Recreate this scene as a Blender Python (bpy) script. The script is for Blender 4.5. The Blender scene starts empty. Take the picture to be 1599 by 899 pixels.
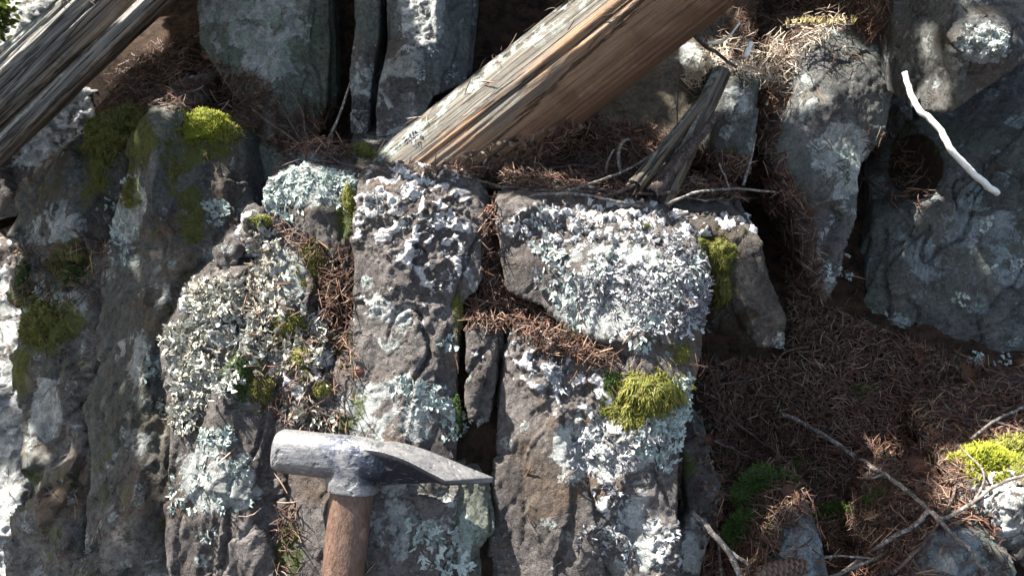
import bpy, bmesh, math, random
import numpy as np
from mathutils import Vector, Matrix
from mathutils.bvhtree import BVHTree
from mathutils.geometry import delaunay_2d_cdt
import time
T0 = time.time()
rng = np.random.default_rng(11)
random.seed(11)
SC = bpy.context.scene
COL = SC.collection
R = math.radians

# ------------------------------------------------------------------ camera
PITCH = R(24)
CAM = np.array([0.0, 0.0, 1.5])
RX = np.array([1.0, 0, 0])
UP = np.array([0, math.sin(PITCH), math.cos(PITCH)])
FW = np.array([0, math.cos(PITCH), -math.sin(PITCH)])
FPX = 1255.0
cd = bpy.data.cameras.new('camera')
cd.sensor_width = 36.0
cd.lens = 36.0 * FPX / 1599.0
cd.clip_start = 0.02
cd.clip_end = 400
cd.dof.use_dof = True
cd.dof.focus_distance = 0.85
cd.dof.aperture_fstop = 15
cam = bpy.data.objects.new('camera', cd)
cam.location = CAM
cam.rotation_euler = (math.pi / 2 - PITCH, 0, 0)
COL.objects.link(cam)
SC.camera = cam

# ------------------------------------------------------------------ light
sc = np.array([-0.50, 0.83, 0.18]); sc /= np.linalg.norm(sc)   # towards the sun, camera axes (right, up, back)
SUN = sc[0] * RX + sc[1] * UP - sc[2] * FW
elev = math.asin(SUN[2]); azim = math.atan2(SUN[0], SUN[1])
w = bpy.data.worlds.new('World'); SC.world = w; w.use_nodes = True
nt = w.node_tree; nt.nodes.clear()
sky = nt.nodes.new('ShaderNodeTexSky'); sky.sky_type = 'NISHITA'; sky.sun_disc = False
sky.sun_elevation = elev; sky.sun_rotation = azim
sky.dust_density = 3.5; sky.air_density = .8; sky.ozone_density = .6
bg = nt.nodes.new('ShaderNodeBackground'); bg.inputs['Strength'].default_value = 0.11
ow = nt.nodes.new('ShaderNodeOutputWorld')
tint = nt.nodes.new('ShaderNodeMix'); tint.data_type = 'RGBA'; tint.blend_type = 'MULTIPLY'; tint.inputs[0].default_value = 1
tint.inputs[7].default_value = (1.0, .95, .84, 1)   # warms the sky so the shaded rock looks less blue
nt.links.new(sky.outputs[0], tint.inputs[6]); nt.links.new(tint.outputs[2], bg.inputs[0]); nt.links.new(bg.outputs[0], ow.inputs[0])
sl = bpy.data.lights.new('sun', 'SUN'); sl.energy = 5.0; sl.angle = R(0.5); sl.color = (1, 0.955, 0.89)
so = bpy.data.objects.new('sun', sl); COL.objects.link(so)
so.rotation_euler = Vector(SUN).to_track_quat('Z', 'Y').to_euler(); so.location = (0, 0, 6)
SC.view_settings.view_transform = 'Standard'; SC.view_settings.look = 'None'
SC.view_settings.gamma = 1; SC.view_settings.exposure = 2.55
SC.cycles.use_denoising = True
SC.cycles.max_bounces = 6; SC.cycles.diffuse_bounces = 4

# ------------------------------------------------------------------ maths helpers
def P(px, py, d):
    return CAM + RX * ((px - 799.5) / FPX * d) + UP * (-(py - 449.5) / FPX * d) + FW * d
def PA(a):
    a = np.asarray(a, float)
    return np.array([P(*q) for q in a])
def proj(pts):
    v = pts - CAM
    d = v @ FW
    return np.stack([799.5 + (v @ RX) / d * FPX, 449.5 - (v @ UP) / d * FPX, d], 1)

_perm = np.random.default_rng(3).permutation(256).astype(np.int64)
_perm = np.concatenate([_perm, _perm])
_g = np.random.default_rng(4).normal(size=(256, 3)); _g /= np.linalg.norm(_g, axis=1)[:, None]
def noise(p):
    i = np.floor(p).astype(np.int64); f = p - i
    u = f * f * f * (f * (f * 6 - 15) + 10)
    i &= 255
    out = 0
    for dx in (0, 1):
        for dy in (0, 1):
            for dz in (0, 1):
                h = _perm[_perm[_perm[(i[:, 0] + dx) & 255] + ((i[:, 1] + dy) & 255)] + ((i[:, 2] + dz) & 255)]
                g = _g[h]
                v = g[:, 0] * (f[:, 0] - dx) + g[:, 1] * (f[:, 1] - dy) + g[:, 2] * (f[:, 2] - dz)
                out = out + v * (u[:, 0] if dx else 1 - u[:, 0]) * (u[:, 1] if dy else 1 - u[:, 1]) * (u[:, 2] if dz else 1 - u[:, 2])
    return out * 1.5
def fbm(p, o=4, gain=0.5):
    a, s, r = 1.0, 0.0, 0
    for k in range(o):
        r = r + a * noise(p + 17.3 * k); s += a; p = p * 2.03; a *= gain
    return r / s * 1.4
def ridged(p, o=4):
    a, s, r = 1.0, 0.0, 0
    for k in range(o):
        r = r + a * (1 - 2 * np.abs(noise(p + 9.1 * k))); s += a; p = p * 2.1; a *= .5
    return r / s
def facets(p, seed=0):
    """distance-less cellular facets: each cell tilts its own way"""
    i = np.floor(p).astype(np.int64)
    best = np.full(len(p), 1e9); sec = np.full(len(p), 1e9); bid = np.zeros(len(p), np.int64); bp = np.zeros_like(p)
    for dx in (-1, 0, 1):
        for dy in (-1, 0, 1):
            for dz in (-1, 0, 1):
                c = i + np.array([dx, dy, dz])
                h = _perm[_perm[_perm[(c[:, 0] + seed) & 255] + (c[:, 1] & 255)] + (c[:, 2] & 255)]
                q = c + 0.5 + _g[h] * 0.45
                d = ((p - q) ** 2).sum(1)
                m = d < best
                sec = np.where(m, best, np.minimum(sec, d))
                best = np.where(m, d, best); bid = np.where(m, h, bid); bp = np.where(m[:, None], q, bp)
    tilt = _g[(bid * 7 + 31) & 255]
    return ((p - bp) * tilt).sum(1) + (bid / 255.0 - .5) * .6, np.sqrt(sec) - np.sqrt(best)
def sstep(a, b, x):
    t = np.clip((x - a) / (b - a), 0, 1); return t * t * (3 - 2 * t)
def blobs(pts, bl):
    """sum of soft ellipses (x, y, rx, ry, weight) in the picture's own coordinates of the front faces"""
    if not bl: return np.zeros(len(pts))
    q = proj(pts); out = np.zeros(len(pts))
    for (x, y, a, b, wgt) in bl:
        r = np.sqrt(((q[:, 0] - x) / a) ** 2 + ((q[:, 1] - y) / b) ** 2)
        out = np.maximum(out, wgt * (1 - sstep(.55, 1.15, r)))
    return out

# ------------------------------------------------------------------ mesh helpers
def make_mesh(name, V, F, mat, attrs=None, smooth=True, parent=None, origin=None):
    """F: (M,3) or (M,4) int array, or list of arrays"""
    V = np.asarray(V, float)
    if origin is None:
        origin = np.array([(V[:, 0].min() + V[:, 0].max()) / 2, (V[:, 1].min() + V[:, 1].max()) / 2, V[:, 2].min()])
    Fs = [np.asarray(f) for f in (F if isinstance(F, list) else [F]) if len(f)]
    me = bpy.data.meshes.new(name)
    me.vertices.add(len(V)); me.vertices.foreach_set('co', (V - origin).astype(np.float32).ravel())
    loops = np.concatenate([f.ravel() for f in Fs]); tot = np.concatenate([np.full(len(f), f.shape[1]) for f in Fs])
    me.loops.add(len(loops)); me.loops.foreach_set('vertex_index', loops.astype(np.int32))
    me.polygons.add(len(tot))
    me.polygons.foreach_set('loop_start', np.concatenate([[0], np.cumsum(tot)[:-1]]).astype(np.int32))
    me.polygons.foreach_set('use_smooth', np.full(len(tot), smooth))
    me.update(calc_edges=True)
    for k, a in (attrs or {}).items():
        at = me.attributes.new(k, 'FLOAT', 'POINT'); at.data.foreach_set('value', np.asarray(a, np.float32))
    me.materials.append(mat)
    o = bpy.data.objects.new(name, me); COL.objects.link(o)
    if parent is not None:
        o.parent = parent; o.location = Vector(origin) - parent.location
    else:
        o.location = origin
    return o
def tag(o, label=None, cat=None, group=None, kind=None):
    if label: o['label'] = label
    if cat: o['category'] = cat
    if group: o['group'] = group
    if kind: o['kind'] = kind
    return o
def empty(name, loc):
    o = bpy.data.objects.new(name, None); o.location = loc; o.empty_display_size = .05; COL.objects.link(o); return o
def remesh_arrays(V, F, voxel):
    me = bpy.data.meshes.new('tmp'); me.from_pydata([tuple(v) for v in V], [], [tuple(int(i) for i in f) for f in F])
    bm = bmesh.new(); bm.from_mesh(me); bmesh.ops.recalc_face_normals(bm, faces=bm.faces); bm.to_mesh(me); bm.free()
    o = bpy.data.objects.new('tmp', me); COL.objects.link(o)
    m = o.modifiers.new('r', 'REMESH'); m.mode = 'VOXEL'; m.voxel_size = voxel; m.adaptivity = 0
    dg = bpy.context.evaluated_depsgraph_get(); dg.update()
    e = o.evaluated_get(dg); em = e.to_mesh()
    n = len(em.vertices); v = np.empty(n * 3, np.float32); em.vertices.foreach_get('co', v)
    f = np.empty(len(em.loops), np.int32); em.loops.foreach_get('vertex_index', f)
    v = v.reshape(-1, 3).astype(float); f = f.reshape(-1, 4)
    e.to_mesh_clear(); bpy.data.objects.remove(o); bpy.data.meshes.remove(me)
    return v, f
def vnormals(V, F):
    if F.shape[1] == 4: n = np.cross(V[F[:, 2]] - V[F[:, 0]], V[F[:, 3]] - V[F[:, 1]])
    else: n = np.cross(V[F[:, 1]] - V[F[:, 0]], V[F[:, 2]] - V[F[:, 0]])
    N = np.zeros_like(V)
    for k in range(F.shape[1]): np.add.at(N, F[:, k], n)
    return N / (np.linalg.norm(N, axis=1)[:, None] + 1e-12)
def smooth_arrays(V, F, it=2, f=.5):
    for _ in range(it):
        S = np.zeros_like(V); c = np.zeros(len(V)); k = F.shape[1]
        for a in range(k):
            b = (a + 1) % k
            np.add.at(S, F[:, a], V[F[:, b]]); np.add.at(c, F[:, a], 1)
            np.add.at(S, F[:, b], V[F[:, a]]); np.add.at(c, F[:, b], 1)
        V = V * (1 - f) + S / np.maximum(c, 1)[:, None] * f
    return V

def prism(outline, t, ext=(0, 1, 0), inner=(), taper=1.0):
    """solid whose front follows the outline (px,py,depth) with inner relief points, extruded t metres"""
    pts = list(outline) + list(inner)
    n = len(outline)
    v2 = [Vector((p[0], -p[1])) for p in pts]
    vs, es, fs, ov, oe, of = delaunay_2d_cdt(v2, [(i, (i + 1) % n) for i in range(n)], [], 1, 1e-4)
    idx = [o[0] if o else 0 for o in ov]
    front = np.array([P(*pts[i]) for i in idx])
    inv = {i: k for k, i in enumerate(idx)}
    e = np.array(ext, float) * t
    cen = front.mean(0)
    back = cen + (front - cen) * taper + e
    V = np.concatenate([front, back]); m = len(front)
    F = [tuple(f) for f in fs] + [tuple(i + m for i in reversed(f)) for f in fs]
    for i in range(n):
        a, b = inv[i], inv[(i + 1) % n]
        F.append((a, b, b + m)); F.append((a, b + m, a + m))
    return V, F
ALL = []   # (V, F) of every solid surface, for dropping things onto
def rock(name, prisms, voxel, mat, label, amp=1.0, seed=0, lich=(), moss=(), soil=(), lump=(), cat='rock', kind=None,
         fol=(0.15, 0.3, 1.0), facet=0.07, stretch=2.2, group=None, smooth=1, crack=1.0):
    Vs, Fs, o = [], [], 0
    for pr in prisms:
        V, F = prism(*pr) if isinstance(pr, tuple) else prism(**pr)
        Vs.append(V); Fs += [tuple(i + o for i in f) for f in F]; o += len(V)
    # each shell is remeshed together; overlapping shells fuse
    V, F = remesh_arrays(np.concatenate(Vs), Fs, voxel)
    V = smooth_arrays(V, F, smooth)
    off = np.array([seed * 3.7, seed * 1.3, seed * 5.1])
    N = vnormals(V, F)
    fd = np.array(fol, float); fd /= np.linalg.norm(fd)
    al = (V @ fd)[:, None] * fd
    Q = (V - al) + al / stretch + off                       # noise space stretched along the cleavage
    d = .006 * fbm(Q * 8, 3) * amp
    V = V + N * d[:, None]
    fc, ed = facets(Q / facet + fbm(Q * 14, 2)[:, None] * .25, seed)
    d = .0105 * fc * amp
    fc2, ed2 = facets(Q / (facet * .33) + 5, seed + 3)
    d += .0019 * fc2 * amp
    cr = np.abs(noise(Q * np.array([26, 26, 26]) * .45 + fbm(Q * 20, 2)[:, None] * .3))
    d -= .005 * crack * (1 - sstep(.0, .045, cr)) * sstep(-.1, .3, noise(Q * 6 + 40))
    d += .0017 * ridged(Q * 42, 3) * min(amp, 1.2) + .0009 * ridged(Q * 95, 3)
    d += .0011 * fbm(Q * 160, 2)
    l = blobs(V, lump)
    if lump:
        lum = fbm(V * 62 + off, 3)
        d += l * (.0062 * sstep(-.05, .35, lum) + .003 * sstep(0, .3, fbm(V * 170, 2)))
    V = V + N * d[:, None]
    at = {'lich': blobs(V, lich), 'moss': blobs(V, moss), 'soil': blobs(V, soil), 'lump': l * sstep(-.1, .25, fbm(V * 62 + off, 3)) if lump else l}
    ob = make_mesh(name, V, F, mat, at)
    tag(ob, label, cat if kind is None else None, group, kind)
    ALL.append((V, F, ob))
    return ob

# ------------------------------------------------------------------ materials
class NT:
    def __init__(s, name):
        s.m = bpy.data.materials.new(name); s.m.use_nodes = True; s.t = s.m.node_tree; s.t.nodes.clear()
        s.out = s.n('ShaderNodeOutputMaterial'); s.b = s.n('ShaderNodeBsdfPrincipled'); s.l(s.b.outputs[0], s.out.inputs[0])
        s.co = s.n('ShaderNodeTexCoord').outputs['Object']
    def n(s, k, **a):
        x = s.t.nodes.new(k)
        for q, v in a.items(): setattr(x, q, v)
        return x
    def l(s, a, b): s.t.links.new(a, b)
    def put(s, sock, v):
        if hasattr(v, 'is_output') or isinstance(v, bpy.types.NodeSocket): s.l(v, sock)
        elif isinstance(v, (tuple, list)) and len(v) == 3 and sock.type == 'RGBA': sock.default_value = (*v, 1)
        else: sock.default_value = v
    def noise(s, scale, detail=4, rough=.6, dist=0, co=None, off=0):
        x = s.n('ShaderNodeTexNoise'); s.l(co or s.co, x.inputs['Vector'])
        x.inputs['Scale'].default_value = scale; x.inputs['Detail'].default_value = detail
        x.inputs['Roughness'].default_value = rough; x.inputs['Distortion'].default_value = dist
        if off:
            m = s.map(co or s.co, (1, 1, 1), off); s.l(m, x.inputs['Vector'])
        return x.outputs[0]
    def map(s, co, scale, off=0):
        m = s.n('ShaderNodeMapping'); s.l(co, m.inputs[0]); m.inputs['Scale'].default_value = scale
        m.inputs['Location'].default_value = (off, off * 1.7, off * .3); return m.outputs[0]
    def voro(s, scale, co=None, feature='F1', out='Distance', rnd=1):
        x = s.n('ShaderNodeTexVoronoi', feature=feature); s.l(co or s.co, x.inputs['Vector'])
        x.inputs['Scale'].default_value = scale; x.inputs['Randomness'].default_value = rnd
        return x.outputs[out]
    def step(s, v, a, b, c=0, d=1):
        x = s.n('ShaderNodeMapRange', interpolation_type='SMOOTHSTEP'); s.l(v, x.inputs[0])
        for i, q in enumerate((a, b, c, d)): x.inputs[i + 1].default_value = q
        return x.outputs[0]
    def mix(s, f, a, b, mode='MIX'):
        x = s.n('ShaderNodeMix', data_type='RGBA', blend_type=mode)
        s.put(x.inputs[0], f); s.put(x.inputs[6], a); s.put(x.inputs[7], b); return x.outputs[2]
    def math(s, op, a, b=0, clamp=False):
        x = s.n('ShaderNodeMath', operation=op, use_clamp=clamp); s.put(x.inputs[0], a); s.put(x.inputs[1], b); return x.outputs[0]
    def attr(s, name):
        x = s.n('ShaderNodeAttribute', attribute_name=name); return x.outputs['Fac']
    def bump(s, h, dist, strength=1, nrm=None):
        x = s.n('ShaderNodeBump'); s.l(h, x.inputs['Height']); x.inputs['Distance'].default_value = dist
        x.inputs['Strength'].default_value = strength
        if nrm is not None: s.l(nrm, x.inputs['Normal'])
        return x.outputs[0]
    def done(s, col, rough=.9, nrm=None, spec=.3):
        s.put(s.b.inputs['Base Color'], col); s.put(s.b.inputs['Roughness'], rough)
        s.b.inputs['Specular IOR Level'].default_value = spec
        if nrm is not None: s.l(nrm, s.b.inputs['Normal'])
        return s.m

def mat_rock(name, dark, light, stain=(.13, .085, .05), stain_amt=.5, lichA=(.40, .42, .40), lichB=(.32, .355, .335),
             la=0.0, lb=0.0, green=(.065, .085, .02), ma=0.0, scale=1.0, algae=0.0):
    s = NT(name); k = scale
    al, am, aso, alu = s.attr('lich'), s.attr('moss'), s.attr('soil'), s.attr('lump')
    big = s.noise(9 * k, 8, .68, .4)
    c = s.mix(s.step(big, .33, .68), dark, light)
    mid = s.noise(46 * k, 7, .72, .3)
    c = s.mix(s.step(mid, .35, .7, 0, .75), c, s.mix(.5, c, light), 'MIX')
    c = s.mix(s.step(s.noise(150 * k, 6, .75), .42, .62, 0, .55), c, tuple(x * .35 for x in dark))
    # mineral grain
    c = s.mix(s.step(s.noise(700, 3, .7), .55, .72, 0, .45), c, tuple(min(1, x * 1.9) for x in light))
    st = s.step(s.noise(6.5 * k, 6, .65, .8, off=3.1), .5, .66, 0, stain_amt)
    c = s.mix(st, c, stain)
    if algae: c = s.mix(s.step(s.noise(4.5 * k, 6, .6, .6, off=8), .42, .7, 0, algae), c, (.10, .14, .10))
    # crust lichen patches with ragged edges, stronger where the surface carries it
    n1 = s.math('ADD', s.noise(21 * k, 8, .7, .5, off=5.5), s.math('MULTIPLY', al, .22))
    f1 = s.step(n1, .60 - la, .645 - la)
    tex = s.step(s.noise(330, 4, .7), .3, .62, .45, 1)
    c = s.mix(s.math('MULTIPLY', f1, tex), c, s.mix(s.step(s.noise(70, 4), .4, .6), lichA, tuple(x * .62 for x in lichA)))
    wob = s.map(s.co, (1, 1, 1)); vv = s.n('ShaderNodeVectorMath', operation='ADD'); s.l(wob, vv.inputs[0])
    nn = s.n('ShaderNodeTexNoise'); s.l(s.co, nn.inputs[0]); nn.inputs['Scale'].default_value = 60; nn.inputs['Detail'].default_value = 4
    sc_ = s.n('ShaderNodeVectorMath', operation='SCALE'); s.l(nn.outputs['Color'], sc_.inputs[0]); sc_.inputs['Scale'].default_value = .022
    s.l(sc_.outputs[0], vv.inputs[1])
    v = s.math('SUBTRACT', s.voro(24 * k, vv.outputs[0]), s.math('MULTIPLY', al, .16))
    v = s.math('ADD', v, s.math('MULTIPLY', s.math('SUBTRACT', s.noise(5 * k, 3, .5, off=21), .5), .8))
    f2 = s.math('SUBTRACT', 1.0, s.step(v, .19 + lb, .25 + lb))
    f2 = s.math('MULTIPLY', f2, s.step(s.noise(260, 4, .75, off=2), .40, .58))
    c = s.mix(f2, c, lichB)
    # dots
    f3 = s.math('MULTIPLY', s.step(s.noise(190, 4, .7, off=9), .60, .70, 0, .5), s.step(s.math('ADD', s.noise(12, 3), s.math('MULTIPLY', al, .25)), .45 - la, .6 - la))
    c = s.mix(f3, c, (.46, .5, .48))
    # pale warty crust on the lumps; also paints the glare of sunlit tops
    fl = s.step(s.math('ADD', alu, s.math('MULTIPLY', s.math('SUBTRACT', s.noise(120, 5, .7), .5), .9)), .35, .6)
    c = s.mix(fl, c, s.mix(s.step(s.noise(420, 3, .7), .4, .6), (.42, .41, .42), (.64, .64, .62)))
    # brown soil and moss films
    c = s.mix(s.step(s.math('ADD', aso, s.math('MULTIPLY', s.math('SUBTRACT', s.noise(30, 6, .7, off=4), .5), 1.1)), .42, .62), c, (.035, .022, .014))
    nm = s.math('ADD', s.noise(13 * k, 8, .72, .4, off=12), s.math('MULTIPLY', am, .21))
    fm = s.step(nm, .64 - ma, .74 - ma)
    c = s.mix(s.math('MULTIPLY', fm, s.step(s.noise(190, 5, .7), .25, .6, .5, 1)), c, s.mix(s.noise(90, 4), green, tuple(x * .5 for x in green)))
    h1 = s.noise(95, 9, .72, .3)
    b1 = s.bump(h1, .0075, 1)
    hl = s.math('ADD', s.math('MULTIPLY', f1, .6), s.math('ADD', s.math('MULTIPLY', f2, .8), s.math('MULTIPLY', f3, .5)))
    hl = s.math('ADD', hl, s.math('MULTIPLY', s.noise(520, 6, .75), 1.1))
    b2 = s.bump(hl, .0016, .9, b1)
    cre = s.math('ABSOLUTE', s.math('SUBTRACT', s.noise(19, 5, .6, 1.2, off=30), .5))
    b3 = s.bump(s.step(cre, 0, .014), .004, .8, b2)
    return s.done(c, .93, b3, .22)

M_main = mat_rock('grey rock with crust lichen', (.050, .043, .040), (.165, .148, .138), la=-.015, lb=-.09)
M_dark = mat_rock('dark schist', (.042, .041, .040), (.175, .172, .165), la=-.005, lb=-.02, algae=.3, stain_amt=.4)
M_green = mat_rock('greenish schist', (.06, .065, .052), (.23, .24, .195), la=-.01, lb=-.05, algae=.7, stain_amt=.6, lichB=(.28, .36, .30), ma=-.03)
M_left = mat_rock('mossy grey rock', (.040, .039, .035), (.175, .168, .155), la=.0, lb=-.03, algae=.35, ma=.08, stain_amt=.6, green=(.10, .11, .022))
M_blue = mat_rock('slate with blue lichen', (.038, .040, .041), (.150, .152, .150), lichA=(.22, .26, .28), lichB=(.24, .30, .31), la=.0, lb=-.02, algae=.3, stain_amt=.25)
M_brown = mat_rock('brown stained rock', (.07, .058, .04), (.19, .165, .13), stain=(.12, .085, .05), stain_amt=.7, la=-.05, lb=-.1, ma=.0)

M_umber = mat_rock('dark umber rock', (.035, .03, .026), (.12, .105, .092), stain=(.07, .045, .028), stain_amt=.5, la=-.05, lb=-.1)
def mat_soil():
    s = NT('forest soil')
    c = s.mix(s.step(s.noise(60, 8, .75), .35, .68), (.012, .008, .006), (.075, .045, .028))
    c = s.mix(s.step(s.noise(14, 4), .5, .75, 0, .6), c, (.05, .03, .018))
    h = s.noise(140, 8, .8)
    return s.done(c, .95, s.bump(h, .012, 1), .15)
M_soil = mat_soil()
def mat_vary(name, cols, rough=.75, spec=.3, tr=0, nscale=0):
    """colour picked along a ramp by the per-piece attribute rnd"""
    s = NT(name); r = s.n('ShaderNodeValToRGB'); s.l(s.attr('rnd'), r.inputs[0])
    e = r.color_ramp.elements
    for i, c in enumerate(cols):
        x = e[i] if i < 2 else e.new(i / (len(cols) - 1))
    for i, c in enumerate(cols):
        e[i].position = i / (len(cols) - 1)
    for i, c in enumerate(cols):
        e[i].color = (*c, 1)
    c = r.outputs[0]
    if nscale: c = s.mix(s.step(s.noise(nscale, 4, .7), .3, .7, 0, .6), c, s.mix(.6, c, (0, 0, 0)))
    m = s.done(c, rough, None, spec)
    if tr:
        t = s.n('ShaderNodeBsdfTranslucent'); s.l(c, t.inputs[0]); ms = s.n('ShaderNodeMixShader'); ms.inputs[0].default_value = tr
        s.l(s.b.outputs[0], ms.inputs[1]); s.l(t.outputs[0], ms.inputs[2]); s.l(ms.outputs[0], s.out.inputs[0])
    return m
M_needle = mat_vary('dry conifer needles', [(.018, .010, .007), (.048, .022, .014), (.10, .044, .026), (.052, .030, .022), (.15, .075, .045), (.15, .105, .08), (.30, .195, .125)], .6, .35)
M_needle_sunlit = mat_vary('needles painted sunlit', [(.14, .08, .045), (.30, .2, .13), (.5, .43, .34), (.42, .35, .26)], .6, .35)  # paler needle colours stand in for direct sun on the crest
M_lichen = mat_vary('leafy lichen', [(.13, .15, .14), (.27, .32, .30), (.38, .45, .41), (.46, .50, .45)], .85, .2, .12, 500)
M_lichen_w = mat_vary('grey curled lichen', [(.07, .06, .07), (.17, .17, .18), (.34, .35, .35), (.50, .51, .49)], .85, .2, .1, 600)
M_shag = mat_vary('cream lichen', [(.10, .075, .05), (.22, .20, .16), (.42, .42, .35), (.54, .54, .47)], .85, .2, .1, 600)
M_mossY = mat_vary('yellow green moss', [(.05, .055, .01), (.18, .185, .03), (.31, .30, .06), (.43, .39, .17)], .7, .3, .35)
M_mossV = mat_vary('vivid moss', [(.07, .09, .01), (.24, .27, .02), (.42, .43, .04), (.5, .48, .10)], .7, .3, .35)
M_mossO = mat_vary('olive moss', [(.045, .045, .010), (.14, .14, .03), (.24, .23, .06), (.3, .25, .1)], .75, .25, .3)
M_mossD = mat_vary('dark green moss', [(.014, .026, .005), (.04, .078, .012), (.075, .135, .022), (.12, .17, .05)], .7, .3, .35)
M_leafdead = mat_vary('dry leaf', [(.06, .03, .018), (.14, .07, .042)], .6, .3, .2, 200)
M_cone = mat_vary('cone scales', [(.05, .035, .028), (.16, .11, .085)], .7, .3, 0, 300)
M_leafgreen = mat_vary('conifer foliage', [(.02, .045, .012), (.05, .09, .02), (.09, .13, .03)], .6, .35, .2)
M_herb = mat_vary('sunlit green leaves', [(.03, .05, .01), (.08, .11, .02), (.13, .16, .04)], .6, .35, .4)

def mat_twig(name, a, b, spots):
    s = NT(name)
    c = s.mix(s.step(s.noise(90, 5, .7), .35, .65), a, b)
    c = s.mix(s.step(s.noise(260, 5, .7, off=3), .52, .62, 0, .85), c, spots)
    return s.done(c, .85, s.bump(s.noise(400, 6, .8), .002, .8), .25)
M_twig = mat_twig('grey dead twig', (.06, .05, .045), (.17, .145, .125), (.34, .35, .33))
M_twigd = mat_twig('dark dead twig', (.03, .02, .018), (.085, .06, .05), (.16, .14, .12))
M_stickw = mat_twig('bleached stick', (.72, .70, .62), (.85, .84, .78), (.8, .8, .76))
def mat_log(name, grey, brown, pale, split, soft):
    s = NT(name)                                       # object Z runs along the log; attribute 'low' = underside
    st = s.map(s.co, (26, 26, 1.1)); fine = s.map(s.co, (170, 170, 3)); vf = s.map(s.co, (480, 480, 10))
    g = s.noise(1, 8, .65, .5, co=st); g2 = s.noise(1, 6, .7, .4, co=fine); g3 = s.noise(1, 4, .7, co=vf)
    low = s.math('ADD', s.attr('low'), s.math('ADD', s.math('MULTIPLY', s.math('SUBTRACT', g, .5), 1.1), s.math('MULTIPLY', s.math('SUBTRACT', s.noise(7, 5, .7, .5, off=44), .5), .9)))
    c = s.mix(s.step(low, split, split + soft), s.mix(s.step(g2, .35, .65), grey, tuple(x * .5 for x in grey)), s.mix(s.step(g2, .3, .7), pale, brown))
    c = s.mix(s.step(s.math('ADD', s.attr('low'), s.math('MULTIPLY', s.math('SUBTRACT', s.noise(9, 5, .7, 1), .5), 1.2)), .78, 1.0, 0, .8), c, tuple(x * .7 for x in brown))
    c = s.mix(s.step(g3, .5, .72, 0, .6), c, tuple(x * .4 for x in brown))
    cr = s.math('ABSOLUTE', s.math('SUBTRACT', g, .5))
    crk = s.math('SUBTRACT', 1, s.step(cr, 0, .02))
    c = s.mix(s.math('MULTIPLY', crk, .75), c, (.02, .014, .01))
    lic = s.math('MULTIPLY', s.step(s.noise(38, 7, .75), .50, .60), s.math('SUBTRACT', 1, s.step(s.attr('low'), .2, .45)))
    c = s.mix(s.math('MULTIPLY', lic, .8), c, (.36, .42, .38))
    h = s.math('ADD', s.math('MULTIPLY', g, 2.4), s.math('ADD', g2, s.math('MULTIPLY', g3, .4)))
    b = s.bump(h, .005, .8); b = s.bump(s.step(cr, 0, .02), .006, .8, b); b = s.bump(s.math('ADD', lic, s.noise(500, 3, .7)), .001, .6, b)
    return s.done(c, .8, b, .25)
M_log = mat_log('weathered log', (.135, .125, .105), (.16, .088, .052), (.25, .165, .10), .40, .25)
M_log2 = mat_log('grey rotten log', (.27, .255, .225), (.15, .105, .07), (.30, .235, .17), .55, .5)
M_splint = mat_log('splintered wood', (.16, .14, .11), (.13, .085, .05), (.26, .19, .12), .6, .5)

# ------------------------------------------------------------------ the ground: one sheet to the horizon
def ground_z(x, y):
    z = np.where(y < .35, .552 + .25 * (y - .35), .802 + .66 * (y - .73))
    z = np.where(y > 1.36, 1.218 + np.minimum((y - 1.36) * 2.6, .9) + np.maximum(0, y - 1.706) * .45, z)
    drop = .85 * (1 - sstep(-.62, -.25, x)) * (1 - sstep(1.9, 2.8, y))
    z = z - drop
    z = np.where(y < -6, np.maximum(z, -1.035), z)
    z = np.maximum(z, -1.1)
    p = np.stack([x, y, np.zeros_like(x)], 1)
    hx_, hy_ = P(1165, 575, 1.04)[:2]
    z = z - .10 * np.exp(-((x - hx_) / .09) ** 2 - ((y - hy_) / .07) ** 2)
    far = np.hypot(x, y)
    return z + .03 * fbm(p * 4, 4) + .006 * fbm(p * 25, 3) + np.minimum(far * .02, .8) * fbm(p * .35, 3)
def axis(lo, hi, near0, near1, fine):
    a = list(np.arange(near0, near1, fine)); s = fine; v = near1
    while v < hi: a.append(v); s *= 1.16; v += s
    s = fine; v = near0 - fine
    while v > lo: a.insert(0, v); s *= 1.16; v -= s
    return np.array(a)
gx = axis(-90, 90, -1.2, 1.4, .014); gy = axis(-80, 120, .3, 1.8, .014)
X, Y = np.meshgrid(gx, gy); x = X.ravel(); y = Y.ravel()
z = ground_z(x, y)
nx, ny = len(gx), len(gy)
ii = np.arange(nx * ny).reshape(ny, nx)
GF = np.stack([ii[:-1, :-1].ravel(), ii[:-1, 1:].ravel(), ii[1:, 1:].ravel(), ii[1:, :-1].ravel()], 1)
GV = np.stack([x, y, z], 1)
g = make_mesh('ground', GV, GF, M_soil, origin=np.zeros(3)); tag(g, kind='structure')
gq = (np.abs(x) < 3) & (y > -.5) & (y < 4)
GFn = GF[gq[GF].all(1)]
ALL.append((GV, GFn, g))

# ------------------------------------------------------------------ rocks
BACK = dict(voxel=.0048)
# bedrock core that fills behind the front blocks and carries the needle ledge
rock('bedrock', [([(440, 330, .955), (560, 318, .955), (780, 325, .955), (1080, 345, .97), (1130, 400, .98), (1080, 560, .95), (1060, 700, .92), (1040, 950, .90),
                   (300, 950, .88), (300, 620, .90), (360, 430, .93)], .26, (.03, 1, .03), [(735, 480, .905), (740, 700, .875), (520, 450, .90), (700, 900, .86), (480, 800, .86)])],
     .004, M_soil, None, amp=1.2, seed=1, kind='structure')

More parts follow.
